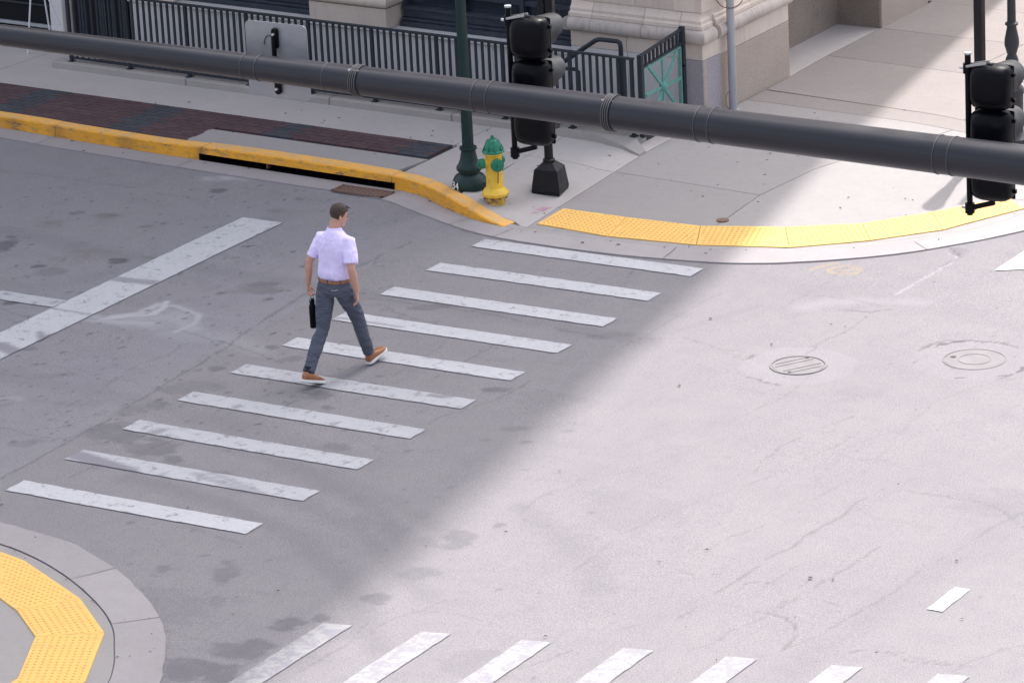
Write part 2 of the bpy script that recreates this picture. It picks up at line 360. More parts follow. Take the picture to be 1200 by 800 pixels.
for b in [(8,286,16,9,.6),(140,306,11,4,.7),(44,312,10,3,.6),(255,223,13,3.2,.55),(310,333,20,4,.4),(316,350,8,3,.5),(258,344,7,2,.5),(356,312,8,2,.45),(182,475,14,4,.4),
 (256,432,13,4,.4),(375,463,18,5,.42),(320,407,10,3,.45),(34,409,16,2.5,.4),(12,355,12,3,.7),(130,508,34,11,.32),(178,525,34,9,.35),(205,540,14,6,.38),(188,666,12,5,.32),(264,672,12,9,.3),(254,704,8,8,.2),
 (338,730,18,6,.42),(376,723,9,4,.4),(280,760,28,10,.4),(224,784,32,11,.38),(256,790,22,9,.4),(438,702,19,5,.4),(534,632,24,9,.3),(488,672,22,6,.28),(583,615,9,2.5,.3),(422,612,14,12,.15),(495,635,20,8,.15),(609,595,14,5,.15),
 (504,360,34,4,.35),(576,458,17,4,.42),(713,394,26,4,.25),(609,502,22,2.5,.2),(395,522,16,5,.28),(60,318,22,6,.25),(220,310,30,5,.2),(300,340,40,6,.2),(90,250,8,2,.4),(170,266,9,2,.3),(5,470,14,5,.25),(60,440,40,4,.16),(120,470,50,5,.14),
 (230,455,40,8,.2),(160,480,30,6,.2),(345,420,20,4,.25),(30,520,18,4,.25),(730,600,60,25,.06),(1180,590,60,14,.1),(1000,460,40,10,.07),(640,470,40,12,.08),(190,710,60,20,.12),(560,780,35,16,.12)]:
    blob(dark,*b)
for b in [(125,253,18,5,.5),(60,262,22,7,.35),(100,300,40,10,.25),(310,340,24,5,.35),(325,247,14,5,.25),(90,305,20,8,.25)]: blob(brown,*b,soft=.9)
# small dark specks, thick on the old asphalt to the left
rs=RNG
for i in range(430):
    px=rs.uniform(0,470); py=rs.uniform(215,520)
    blob(dark,px,py,rs.uniform(1.2,4.5),rs.uniform(.7,1.5),rs.uniform(.25,.75),soft=.6)
for i in range(110):
    px=rs.uniform(300,1200); py=rs.uniform(300,800)
    blob(dark,px,py,rs.uniform(1.,2.5),rs.uniform(.7,1.2),rs.uniform(.15,.4),soft=.6)
for i in range(70):
    px=rs.uniform(100,720); py=rs.uniform(300,700)
    blob(dark,px,py,rs.uniform(2,7),rs.uniform(1,2),rs.uniform(.15,.4),soft=.6)
# tyre sweeps
for pts,wd,s in [(((150,560),(260,590),(360,640),(420,700),(440,760)),.3,.12),(((200,545),(330,580),(430,630),(500,700)),.25,.1),(((330,540),(430,590),(480,650)),.3,.13),(((620,600),(680,650),(705,690)),.35,.09),(((250,520),(400,560),(520,620)),.22,.07),
   (((0,270),(150,300),(330,330),(520,360),(760,400)),.35,.1),(((0,440),(200,480),(420,540)),.4,.08),(((0,330),(60,335),(200,300),(340,250)),.3,.06),(((700,330),(900,330),(1200,380)),.5,.04),(((900,800),(1050,700),(1200,610)),.4,.05),(((790,390),(850,370),(890,358)),.12,.07)]:
    stroke(dark,pts,wd,s*1.5,1.)
for k in range(5):   # comb-like scuffs over the ninth bar
    stroke(dark,((236+k*7,552),(262+k*7,566),(286+k*7,577)),.03,.4,.8,False)
    stroke(dark,((92+k*3,531+k*2),(118+k*3,540+k*1.6),(140+k*4,547+k*1.2)),.03,.45,.8,False)
# many fine wandering cracks
for i in range(46):
    px=rs.uniform(60,1180); py=rs.uniform(330,790); q=[(px,py)]; a0=rs.choice([-.55,-.6,.13,.2])
    for k in range(rs.randint(3,7)): q.append((q[-1][0]+rs.uniform(14,34),q[-1][1]+a0*24+rs.uniform(-6,6)))
    stroke(crack,q,.022,rs.uniform(.12,.3),.8,True,.36)
# chalky smears
for pts,wd,s in [(((118,374),(150,371),(178,368),(196,353)),.09,.65),(((128,372),(165,366),(185,356)),.12,.55),(((196,356),(232,368),(232,378),(206,389)),.1,.45),(((108,373),(140,378),(175,380)),.2,.4),(((150,376),(200,372),(225,386)),.3,.28),(((200,390),(270,398),(300,410)),.35,.15),(((560,398),(590,400),(625,408)),.16,.22),(((0,470),(12,468)),.2,.3)]:
    stroke(light,pts,wd,s,1.)
blob(light,190,374,60,15,.22,1.)
stroke(light,((205,192),(300,205),(390,222)),.22,.4,1.)
blob(light,290,207,70,5,.35,.8)
# round concrete collars about the two covers
for (px,py),rr,s in (((935.5,428.5),.57,.06),((1142,421),.62,.04)):
    cx,cy=gp(px,py); d=np.hypot(wx-cx,wy-cy); light[:]=np.maximum(light,s*(1-sstep(rr-.03,rr+.02,d)))
    crack[:]=np.maximum(crack,.4*(np.abs(d-rr)<.018)*sstep(.5,.62,vnoise(X*3,Y*3,33,3)))
    if rr>.6: crack[:]=np.maximum(crack,.6*(np.abs(d-.56)<.018)*sstep(.42,.5,vnoise(X*2.,Y*2.,37,3)))
# cracks
stroke(crack,((480,283),(360,343),(240,422),(120,495),(0,562)),.035,.3,.6,True,.25)
for pts,s in [(((780,735),(860,680),(960,620),(1032,572)),.45),(((910,712),(1000,660),(1030,640)),.4),(((885,716),(935,730),(918,762)),.6),(((915,762),(1010,715),(1100,655),(1200,600)),.3),(((1065,575),(1160,592),(1200,620)),.35),
  (((400,346),(480,355),(560,365),(650,385),(750,402)),.5),(((130,312),(160,300),(185,303)),.5),(((100,373),(170,380),(240,395),(330,425)),.45),(((0,363),(60,378),(100,373)),.4),(((20,408),(45,402),(60,390),(48,385)),.7),(((985,363),(1020,366),(1045,362)),.6),
  (((640,690),(760,610),(900,560),(1000,510)),.2),(((900,600),(1000,560),(1100,470),(1200,440)),.15),(((560,560),(700,560),(800,530)),.15),(((450,300),(560,330),(640,345)),.15),(((210,205),(300,222),(400,240)),.25),(((0,200),(120,214),(230,235)),.3),(((230,235),(330,300),(480,283)),.12),(((1100,800),(1150,770),(1200,755)),.25),(((960,560),(1010,600),(1100,620)),.15),
  (((40,425),(130,440),(220,470)),.2),(((0,500),(70,515),(120,497)),.3)]:
    stroke(crack,pts,.03,s*.62,.8,True,.33)
stroke(crack,((1108,288),(1128,302),(1105,313)),.03,.4,.8); blob(dark,1122,295,14,6,.25)
stroke(light,((1108,295),(1126,303),(1096,318),(1050,345)),.03,.3,.8)
stroke(light,((940,360),(1000,352),(1080,354)),.25,.12,1.)
for q in (((952,316),(966,311),(980,308)),((975,314),(990,311),(1008,314),(1006,320),(985,322),(972,318),(975,314)),((984,317),(1000,316))): stroke(yellow,q,.05,.28,.9)
Z=-.004*crack-.006*np.exp(-((X-sx)/.03)**2)*(np.abs(Y)<30)+.01*(vnoise(X*.6,Y*.6,44,2)-.5)*(np.hypot(X,Y)<25)
# inside the kerb line the sheet dips under the pavement
mask=(segdist(X,Y,G)<.02)
faces=[]
idx=np.arange(nx*ny).reshape(ny,nx)
Fq=np.stack([idx[:-1,:-1],idx[:-1,1:],idx[1:,1:],idx[1:,:-1]],-1).reshape(-1,4)
me=bpy.data.meshes.new('road'); me.vertices.add(len(X)); me.vertices.foreach_set('co',np.stack([X,Y,Z],1).ravel().astype(np.float32))
me.loops.add(Fq.size); me.loops.foreach_set('vertex_index',Fq.ravel().astype(np.int32)); me.polygons.add(len(Fq)); me.polygons.foreach_set('loop_start',np.arange(0,Fq.size,4,dtype=np.int32))
me.update(calc_edges=True); me.polygons.foreach_set('use_smooth',[True]*len(Fq))
for n_,F in (('dark',dark),('light',light),('crack',crack),('brown',brown),('yellow',yellow),('old',old)):
    at=me.attributes.new(n_,'FLOAT','POINT'); at.data.foreach_set('value',F.astype(np.float32))
me.materials.append(M['asphalt'])
road=obj('road',me,kind='structure')

# --- painted markings, each a thin sheet of its own following the road
def marking(name,quad,mat,worn=(),parent=road,rag=.011,dz=.0085):
    # quad: 4 ground points; subdivided, with slightly ragged edges
    q=[Vector((*p,0)) for p in quad]; L=max((q[1]-q[0]).length,(q[2]-q[3]).length); W=max((q[3]-q[0]).length,(q[2]-q[1]).length)
    a=max(2,int(L/.05)); b=max(2,int(W/.04)); vs=[];wn_=[]
    for j in range(b+1):
        for i in range(a+1):
            s,t=i/a,j/b; p=q[0].lerp(q[1],s).lerp(q[3].lerp(q[2],s),t)
            if i in(0,a) or j in (0,b):
                p=p+Vector((mnoise.noise(p*9),mnoise.noise(p*9+Vector((7,3,0))),0))*rag
            z=.01*(float(vnoise(np.array([p.x*.6]),np.array([p.y*.6]),44,2)[0])-.5)
            vs.append((p.x,p.y,z+dz))
            w_=0
            for (wp,r_,st) in worn:
                d=float(segdist(np.array(p.x),np.array(p.y),wp)); w_=max(w_,st*(1-float(sstep(r_*.6,r_,d))))
            wn_.append(w_)
    fs=[(j*(a+1)+i,j*(a+1)+i+1,(j+1)*(a+1)+i+1,(j+1)*(a+1)+i) for j in range(b) for i in range(a)]
    me=bpy.data.meshes.new(name); me.from_pydata(vs,[],fs); me.materials.append(mat); at=me.attributes.new('worn','FLOAT','POINT'); at.data.foreach_set('value',wn_); me.update()
    return obj(name,me,parent)
SP=.90958;WD=.2834;LN=2.7218
for k in range(10):
    y1=-k*SP; y0=y1-WD
    worn=[]
    if k==8:
        worn=[([gp(84,532),gp(112,541),gp(150,553)],.13,1.),([gp(230,556),gp(290,578)],.06,.6),([gp(245,553),gp(310,580)],.05,.6)]
    if k==7: worn=[([gp(180,508),gp(190,505)],.08,.8)]
    if k==5: worn=[([gp(505,464),gp(520,466)],.06,.9),([gp(524,464),gp(530,465)],.04,.8)]
    if k==3: worn=[([gp(392,373),gp(440,379),gp(470,384)],.03,.8)]
    marking('crosswalk_stripe',[(0,y0),(LN,y0),(LN,y1),(0,y1)],M['paint_worn'] if k in (5,6,7,8) else M['paint'],worn)
for k in range(9):
    x=4.54+.862*k; w_=.255; t=.235; y=-9.93+t*(x-4.54)
    marking('crosswalk_stripe',[(x,y-3.),(x+w_,y-3.+t*w_),(x+w_,y+t*w_),(x,y)],M['paint_sun'])
marking('stop_line',[(-2.98,-9.0),(-2.44,-9.0),(-2.44,-.34),(-2.98,-.34)],M['paint'],[([gp(0,405),gp(22,415)],.12,.9),([gp(47,390),gp(49,400),gp(62,393)],.05,.9),([gp(128,327),gp(178,332)],.1,.75),([gp(55,360),gp(92,367),(-2.2,-3.9)],.03,.7)])
marking('lane_line',[(-40,-3.84),(-2.99,-3.84),(-2.99,-3.59),(-40,-3.59)],M['paint_worn'])
marking('lane_dash',[(9.03,-7.52),(9.17,-7.52),(9.17,-6.98),(9.03,-6.98)],M['paint_new'],[([gp(1094,711),gp(1096,711)],.03,.8)])
sx0,sy0=gp(1165,317.5)
marking('side_crosswalk_stripe',[(sx0,sy0),(sx0+.32,sy0+.2),(sx0+.32,sy0+3.2),(sx0,sy0+3.0)],M['paint_new'])

# ------------------------------------------------------------------ strips along a curve
def walk(poly):
    s=[0]
    for a_,b_ in zip(poly[:-1],poly[1:]): s.append(s[-1]+math.hypot(b_[0]-a_[0],b_[1]-a_[1]))
    return s
def at_s(poly,S,s):
    i=int(np.searchsorted(S,s))-1; i=max(0,min(i,len(poly)-2)); t=(s-S[i])/(S[i+1]-S[i]+1e-9)
    return (poly[i][0]+(poly[i+1][0]-poly[i][0])*t,poly[i][1]+(poly[i+1][1]-poly[i][1])*t)
def match(poly,ref):   # for each point of ref the nearest point of poly
    out=[]
    for p in ref:
        best=None
        for a_,b_ in zip(poly[:-1],poly[1:]):
            vx,vy=b_[0]-a_[0],b_[1]-a_[1]; t=max(0,min(1,((p[0]-a_[0])*vx+(p[1]-a_[1])*vy)/(vx*vx+vy*vy+1e-12)))
            q=(a_[0]+t*vx,a_[1]+t*vy); d=(q[0]-p[0])**2+(q[1]-p[1])**2
            if best is None or d<best[0]: best=(d,q)
        out.append(best[1])
    return out
def normals(poly):
    out=[]
    for i in range(len(poly)):
        a_=poly[max(i-1,0)];b_=poly[min(i+1,len(poly)-1)]; dx,dy=b_[0]-a_[0],b_[1]-a_[1]; L=math.hypot(dx,dy); out.append((-dy/L,dx/L))
    return out
def split(poly,cuts):
    # cut a dense polyline at x or s positions -> list of index ranges
    idx=[0]
    for c in cuts:
        i=min(range(len(poly)),key=lambda k:(poly[k][0]-c[0])**2+(poly[k][1]-c[1])**2); idx.append(i)
    idx.append(len(poly)-1); idx=sorted(set(idx)); return list(zip(idx[:-1],idx[1:]))
# far gutter
Go=match(Gf,Kf)
gut=obj('gutter',None,kind='structure')
cuts=[(-13,1.8),(-10,1.7),(-7.0,1.5),(-4.9,1.37),(-1.9,1.2),gp(540,262),gp(600,268),gp(790,292),gp(1065,286),(5.2,3.6),(5.35,6.5),(5.4,9.5)]
for (i0,i1) in split(Kf,cuts):
    if i1-i0<1: continue
    mb=MB(); vs=[]
    n=i1-i0+1
    for k in range(i0,i1+1):
        kx,ky=Kf[k]; gx,gy=Go[k]; ex=0
        for t,z in ((0,.0),(.5,.008),(1,.02)):
            rag=.015*mnoise.noise(Vector((gx*6,gy*6,0))) if t==1 else 0
            vs.append((kx+(gx-kx)*(t+rag),ky+(gy-ky)*(t+rag),(.018 if t==0 else .016 if t==.5 else .016)))
        vs.append((gx,gy,-.05)); 
    fs=[]
    for r in range(n-1):
        for c in range(3): fs.append((r*4+c,r*4+c+1,(r+1)*4+c+1,(r+1)*4+c))
    # small gap at both ends
    for c in range(4):
        for (r,q) in ((0,1),(n-1,n-2)):
            a_=Vector(vs[r*4+c]); b_=Vector(vs[q*4+c]); L=(b_-a_).length; 
            if L>.02: a_=a_+(b_-a_)*(.005/L)
            vs[r*4+c]=tuple(a_)
    mb.add(vs,fs); xm=Kf[(i0+i1)//2][0]
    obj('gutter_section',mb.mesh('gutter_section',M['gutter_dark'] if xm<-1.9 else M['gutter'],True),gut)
# far kerb : yellow left part, plain flush part round the ramp
kerb=obj('kerb',None,kind='structure')
KN=normals(Kf)
def kerb_piece(i0,i1,mats,wid=.2,base=-.05,zb=None,face=.02):
    vs=[];n=i1-i0+1
    for k in range(i0,i1+1):
        x,y=Kf[k]; nx_,ny_=KN[k]; h=float(hk(x)); lo=base if zb is None else zb
        ch=min(.011,h*.3)
        prof=((0,lo),(face*.6,h-ch),(face+.012,h),(wid,h+.001),(wid,lo))
        e=0.004 if k==i0 else (-.004 if k==i1 else 0); tx,ty=ny_,-nx_
        for o,z in prof: vs.append((x+nx_*o+tx*e,y+ny_*o+ty*e,z))
    fs=[];mi=[]
    for r in range(n-1):
        for c in range(4): fs.append((r*5+c,r*5+c+1,(r+1)*5+c+1,(r+1)*5+c)); mi.append(1 if c==2 else 0)
        fs.append((r*5+4,r*5,(r+1)*5,(r+1)*5+4)); mi.append(0)
    fs+=[tuple(range(5)),tuple((n-1)*5+j for j in range(5))]; mi+=[0,0]
    mb=MB(); mb.add(vs,fs); mb.mi=mi
    me=mb.mesh('kerb_section',mats); me.polygons.foreach_set('material_index',mi)
    at=me.attributes.new('grime','FLOAT','POINT'); gv=[]
    for v in me.vertices:
        f_=0
        for gx in (-4.78,-7.0,-7.75,-8.3,-5.9): f_=max(f_,(.8 if gx in(-4.78,) else .4)*math.exp(-((v.co.x-gx)/(.05 if gx==-4.78 else .14))**2))
        gv.append(f_)
    at.data.foreach_set('value',gv)
    return obj('kerb_section',me,kerb)
DR0,DR1=-4.72,-2.03
for (i0,i1) in split(Kf,[(-30,2.5),(-13,1.8),(-10,1.7),(-7.0,1.5),(DR0,1.35),(DR1,1.2),(-.02,.44),(2.2,.55),(5.2,3.6)]):
    xm=Kf[(i0+i1)//2][0]
    if Kf[i0][0]>=-.1: kerb_piece(i0,i1,[M['slab_new'],M['slab_new']],.13)
    elif DR0-.1<xm<DR1+.1: kerb_piece(i0,i1,[M['kerb'],M['kerbtop']],.22,0,.098)
    else: kerb_piece(i0,i1,[M['kerb'],M['kerbtop']])
# kerb inlet: box behind the slot, coloured near-black for the shade inside
si=min(range(len(Kf)),key=lambda k:abs(Kf[k][0]-DR0)); sj=min(range(len(Kf)),key=lambda k:abs(Kf[k][0]-DR1))
A=Kf[si];B=Kf[sj]; 
dr=empty('storm_drain',((A[0]+B[0])/2,(A[1]+B[1])/2,0),'long dark storm drain slot under the yellow kerb','storm drain',rz=math.atan2(B[1]-A[1],B[0]-A[0]))
Ld=math.hypot(B[0]-A[0],B[1]-A[1])/2
mb=MB().box(-Ld,Ld,.55,.6,-.3,.095).box(-Ld,Ld,.1,.6,.09,.095).box(-Ld-.04,-Ld,-.0,.6,-.3,.095).box(Ld,Ld+.04,0,.6,-.3,.095).box(-Ld,Ld,.035,.6,.004,.021)
obj('drain_chamber',mb.mesh('drain_chamber',M['void']),dr)
mb=MB().box(-.012,.012,.05,.1,.0,.095); obj('slot_bar',mb.mesh('slot_bar',M['rust']),dr,loc=(-.45,0,0))
# rusty grate in the gutter
q=[gp(385,218,.02),gp(415,229,.02),gp(462,228,.02),gp(455,222,.02)]
cx,cy=gp(425,224.5,.02)
gr=empty('gutter_grate',(cx,cy,.018),'rust brown slatted iron grate in the gutter before the drain slot','drain grate',rz=-.03)
mb=MB().box(-.36,.36,-.12,-.095,0,.014).box(-.36,.36,.095,.12,0,.014).box(-.36,-.33,-.12,.12,0,.014).box(.33,.36,-.12,.12,0,.014); obj('frame',mb.mesh('grate_frame',M['rust']),gr)
sm=MB().box(-.013,.013,-.095,.095,0,.01).mesh('slat',M['rust'])
for i in range(11): obj('slat',sm,gr,loc=(-.29+i*.058,0,0))

# ------------------------------------------------------------------ sidewalk slabs
def inset(poly,d):
    n=len(poly);out=[]
    area=sum(poly[i][0]*poly[(i+1)%n][1]-poly[(i+1)%n][0]*poly[i][1] for i in range(n)); sg=1 if area>0 else -1
    for i in range(n):
        p0=Vector(poly[i-1]);p1=Vector(poly[i]);p2=Vector(poly[(i+1)%n]); a_=(p1-p0).normalized();b_=(p2-p1).normalized()
        n1=Vector((-a_.y,a_.x))*sg;n2=Vector((-b_.y,b_.x))*sg; m_=(n1+n2)
        k=d/max(.35,(1+n1.dot(n2))/1) if m_.length>1e-6 else 0
        out.append((p1.x+m_.x*k,p1.y+m_.y*k))
    return out
def slab(name,poly,mat,hf,parent,gap=.005,dz=0,thick=.1,step=.3):
    P=inset([tuple(p) for p in poly],gap)
    bm=bmesh.new(); vs=[bm.verts.new((x,y,0)) for x,y in P]; bm.faces.new(vs)
    xs=[p[0] for p in P];ys=[p[1] for p in P]
    for ax,lo,hi in ((0,min(xs),max(xs)),(1,min(ys),max(ys))):
        t=math.floor(lo/step)*step+step
        lo2=max(t,-14 if ax==0 else -14)
        while t<hi:
            if -13<t<12:
                co=(t,0,0) if ax==0 else (0,t,0); no=(1,0,0) if ax==0 else (0,1,0)
                bmesh.ops.bisect_plane(bm,geom=bm.verts[:]+bm.edges[:]+bm.faces[:],plane_co=co,plane_no=no)
            t+=step
    h=hf(np.array([v.co.x for v in bm.verts]),np.array([v.co.y for v in bm.verts]))
    for v,z in zip(bm.verts,np.atleast_1d(h)): v.co.z=float(z)+dz
    bnd=[e for e in bm.edges if e.is_boundary]
    r=bmesh.ops.extrude_edge_only(bm,edges=bnd)
    for v in r['geom']:
        if isinstance(v,bmesh.types.BMVert): v.co.z-=thick
    bmesh.ops.recalc_face_normals(bm,faces=bm.faces)
    me=bpy.data.meshes.new(name); bm.to_mesh(me); bm.free(); me.materials.append(mat)
    # make sure the top looks up
    up=[p for p in me.polygons if abs(p.normal.z)>.5]
    if up and sum(p.normal.z*p.area for p in up)<0: me.flip_normals()
    return obj(name,me,parent)
side=obj('sidewalk',None,kind='structure')
# back edge of far kerb
Kb=[(Kf[i][0]+KN[i][0]*(.2 if Kf[i][0]<0 else .13),Kf[i][1]+KN[i][1]*(.2 if Kf[i][0]<0 else .13)) for i in range(len(Kf))]
def kb_between(x0,x1,ymax=99):
    return [p for p in Kb if x0<p[0]<x1 and p[1]<ymax]
def kb_at(x):
    for a_,b_ in zip(Kb[:-1],Kb[1:]):
        if a_[0]<=x<=b_[0]: t=(x-a_[0])/(b_[0]-a_[0]+1e-9); return (x,a_[1]+t*(b_[1]-a_[1]))
FA=-.042
def yb(x,y0): return y0+FA*x
BX0=-9.3 # brick strip left end
# bed under everything
bed=[(-60,6)]+[p for p in Kb]+[(5.0,60),(-60,60)]
bed=[p for p in Kb]+[(-60,60)]
slab('sidewalk_bed',bed,M['joint'],lambda x,y: hwalk(x,y)-.03,side,0,0,.1,.5)
# left walk strip behind the bricks
ybt=lambda x: yb(x,2.515)   # back of bricks
ybl=lambda x: yb(x,1.90)    # front of bricks right part
ypl=lambda x: yb(x,3.72)    # foot of the fence plinth
cutx=[-60,-30,-16,-12.5,-9.38,-2.02]
def strip(x0,x1): return [(x0,ybt(x0)),(x1,ybt(x1)),(x1,ypl(x1) if x1>-9 else 4.6),(x0,ypl(x0) if x0>-8.9 else 4.6)]
slab('concrete_slab',[(-9.38,ybt(-9.38)),(-2.02,ybt(-2.02)),(-2.02,ypl(-2.02)),(-8.45,ypl(-8.45)),(-8.45,4.3),(-9.25,4.36)],M['slab'],hwalk,side)
slab('concrete_slab',[(-14,ybt(-14)),(-9.38,ybt(-9.38)),(-9.25,4.36),(-9.25,4.95),(-14,5.15)],M['slab'],hwalk,side)
slab('concrete_slab',[(-60,ybt(-60)),(-14,ybt(-14)),(-14,5.2),(-60,7)],M['slab'],hwalk,side)
slab('concrete_slab',[(-9.25,4.36),(-8.45,4.3),(-8.45,5.6),(-9.25,5.6)],M['slab'],hwalk,side)
slab('concrete_slab',[(BX0-20,kb_at(BX0-20)[1]),(BX0,kb_at(BX0)[1]),(BX0,ybt(BX0)),(BX0-20,ybt(BX0-20))],M['slab'],hwalk,side)
# pale strip between kerb and bricks
pl=[p for p in kb_between(-5.13,-1.98)]
slab('concrete_slab',[kb_at(-5.15)]+pl+[(-1.98,ybl(-1.98)),(-5.15,ybl(-5.15))],M['slab_new'],hwalk,side)
# between bricks and hydrant
pl=kb_between(-1.98,-.9)
slab('concrete_slab',[kb_at(-1.97)]+pl+[(-.92,1.83),(-1.0,2.56),(-1.97,2.62)],M['slab'],hwalk,side)
slab('concrete_slab',[(-2.02,2.62),(-1.0,2.56),(-1.0,ypl(-1.0)),(-2.02,ypl(-2.02))],M['slab'],hwalk,side)
pl=kb_between(-.88,.2)
slab('concrete_slab',[kb_at(-.9)]+pl+[(.21,kb_at(.21)[1]),(.21,2.47),(-1.0,2.56)],M['slab'],hwalk,side)
slab('concrete_slab',[(-1.0,2.56),(.21,2.47),(.21,4.58),(-.02,4.58),(-.02,3.5),(-1.0,ypl(-1.0))],M['slab'],hwalk,side)
# right of the long joint
TU=[gp(660,245,.05),gp(734,255,.05),gp(821,265,.05),gp(920,266,.05),gp(1010,262,.05),gp(1092,249,.05),gp(1182,231,.05)]
TL=[gp(629,261,.04),gp(712,275,.04),gp(816,285,.04),gp(925,288,.04),gp(1020,280,.04),gp(1105,268,.04),gp(1200,243,.04)]
tsx=4.98
kb2=[p for p in Kb if p[0]>.21 and p[1]<TL[-1][1]]
# apron between kerb line and tactile panels
slab('concrete_slab',[(.21,kb_at(.21)[1])]+kb2+[TL[-1]]+TL[::-1][1:]+[TU[0],(.21,1.2)],M['slab_new'],hwalk,side,.003)
slab('concrete_slab',[(.21,1.2),TU[0],TU[1],TU[2],(2.17,1.2),(2.15,2.33),(.21,2.47)],M['slab_new'],hwalk,side)
slab('concrete_slab',[(.21,2.47),(2.15,2.33),(2.3,3.3),(3.04,5.39),(.51,5.59),(.21,5.6)],M['slab_new'],hwalk,side)
rightpoly=[(2.17,1.2)]+TU[3:]+[(4.9,3.5),(5.1,5.25),(3.04,5.39),(2.3,3.3),(2.15,2.33)]
slab('concrete_slab',rightpoly,M['slab_new'],hwalk,side)
kb3=[p for p in Kb if p[0]>3 and TL[-1][1]<p[1]<5.2]
slab('concrete_slab',[TL[-1]]+kb3+[(5.27,5.25),(5.1,5.25),(4.9,3.5),TU[-1]],M['slab_new'],hwalk,side)
slab('concrete_slab',[(.21,5.6),(.51,5.59),(3.04,5.39),(5.27,5.25),(5.27,5.65),(2.98,5.8),(.26,6.07),(.21,6.1)],M['slab_agg'],hwalk,side)
slab('concrete_slab',[(.21,6.1),(2.98,5.8),(3.0,7.55),(2.11,7.62),(.17,7.78),(.21,6.8)],M['slab_agg'],hwalk,side)
slab('concrete_slab',[(2.98,5.8),(5.27,5.65),(5.27,7.4),(3.0,7.55)],M['slab_agg'],hwalk,side)
slab('concrete_slab',[(-.75,6.7),(.21,6.7),(.17,7.78),(.18,9.25),(-.75,9.25)],M['slab'],hwalk,side)
slab('concrete_slab',[(.17,7.78),(2.11,7.62),(2.2,9.1),(.18,9.22)],M['slab_agg'],hwalk,side)
slab('concrete_slab',[(2.11,7.62),(5.27,7.4),(5.27,8.9),(2.2,9.1)],M['slab_agg'],hwalk,side)
slab('concrete_slab',[(.18,9.22),(2.2,9.1),(5.27,8.9),(5.27,10.4),(1.54,10.56),(.18,10.7)],M['slab_agg'],hwalk,side)
slab('concrete_slab',[(.1,10.7),(1.54,10.56),(5.27,10.4),(5.27,12.2),(.1,12.5)],M['slab_agg'],hwalk,side)
slab('concrete_slab',[(.1,12.5),(5.27,12.2),(5.27,30),(-20,30),(-20,16.5),(.1,16.5)],M['slab_agg'],hwalk,side)
# tactile panels (domes are one joined part per panel)
def tactile(quad,hf,orient=0):
    P=[Vector(p) for p in quad]
    o=slab('tactile_panel',[tuple(p) for p in P],M['tactile'],hf,side if hf is hwalk else near,.004,.012,.05,.4)
    Q=inset([tuple(p) for p in P],.03)
    def inside(x,y):
        c=False;n=len(Q)
        for i in range(n):
            (xa,ya),(xb,yb_)=Q[i],Q[(i+1)%n]
            if (ya>y)!=(yb_>y) and x<(xb-xa)*(y-ya)/(yb_-ya)+xa: c=not c
        return c
    d=(P[1]-P[0]).normalized(); nrm=Vector((-d.y,d.x)); mb=MB(); pts=[]
    c0=P[0]
    for i in range(-40,60):
        for j in range(-40,60):
            p=c0+d*(i*.06)+nrm*(j*.06)
            if inside(p.x,p.y): pts.append((p.x,p.y))
    hs=hf(np.array([p[0] for p in pts]),np.array([p[1] for p in pts]))+.012
    for (x,y),z in zip(pts,hs):
        vs=[(x+.0155*math.cos(t),y+.0155*math.sin(t),z) for t in np.arange(6)*math.pi/3]+[(x+.008*math.cos(t),y+.008*math.sin(t),z+.0055) for t in np.arange(6)*math.pi/3]
        mb.add(vs,[(i,(i+1)%6,6+(i+1)%6,6+i) for i in range(6)]+[(6,7,8,9,10,11)])
    obj('domes',mb.mesh('domes',M['dome']),o,kind='stuff')
for i in range(6):
    q=[TL[i],TL[i+1],TU[i+1],TU[i]]
    tactile(q,hwalk)
# near corner
near=obj('near_sidewalk',None,kind='structure')
Ngo=match(NGf,NKf)
ngut=obj('near_gutter',None,kind='structure')
def jcut(p): return min(NKf,key=lambda q:(q[0]-p[0])**2+(q[1]-p[1])**2)
for (i0,i1) in split(NKf,[(-6,-9.45),(-2,-9.47),(.2,-9.5),gp(85,680),gp(129,731),(3.62,-11.75)]):
    vs=[];n=i1-i0+1
    for k in range(i0,i1+1):
        kx,ky=NKf[k];gx,gy=Ngo[k]; rg=.02*mnoise.noise(Vector((gx*5,gy*5,3)))+.008*mnoise.noise(Vector((gx*20,gy*20,3)))
        L=math.hypot(gx-kx,gy-ky); ux,uy=(gx-kx)/L,(gy-ky)/L
        e=.005 if k==i0 else (-.005 if k==i1 else 0); ex,ey=-uy*e,ux*e
        if NKf[min(k+1,len(NKf)-1)][0]*-uy<0: pass
        for t,z in ((.0,.014),(.5,.012),(1,.014)): vs.append((kx+ux*L*t+(ux*rg if t==1 else 0)+ (-ex),ky+uy*L*t+(uy*rg if t==1 else 0)-ey,z))
        vs.append((gx+ux*rg,gy+uy*rg,-.05))
    fs=[(r*4+c,r*4+c+1,(r+1)*4+c+1,(r+1)*4+c) for r in range(n-1) for c in range(3)]
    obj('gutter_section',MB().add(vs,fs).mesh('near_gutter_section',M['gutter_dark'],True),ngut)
NN=normals(NKf)
nb=[(p[0]-n_[0]*.012,p[1]-n_[1]*.012) for p,n_ in zip(NKf,NN)]
NTo=[(-6,-9.72),gp(0,648),gp(29,658.7),gp(94.5,703),gp(123,743),gp(101,800),(3.6,-13.6)]
NTi=[(-6,-10.6),(-.5,-10.55),gp(0,705.5),gp(20,720),gp(41.6,750.5),gp(21,800),(3.0,-13.4)]
slab('concrete_slab',nb+[(3.9,-40),(-20,-40)],M['slab_new'],lambda x,y:hnear(x,y),near,0,-.0,.1,.4)
tactile([NTo[0],NTo[1],NTi[1],NTi[0]][::-1],hnear)
tactile([NTo[1],NTo[2],NTo[3],NTo[4],NTi[4],NTi[3],NTi[2],NTi[1]],hnear) if False else None
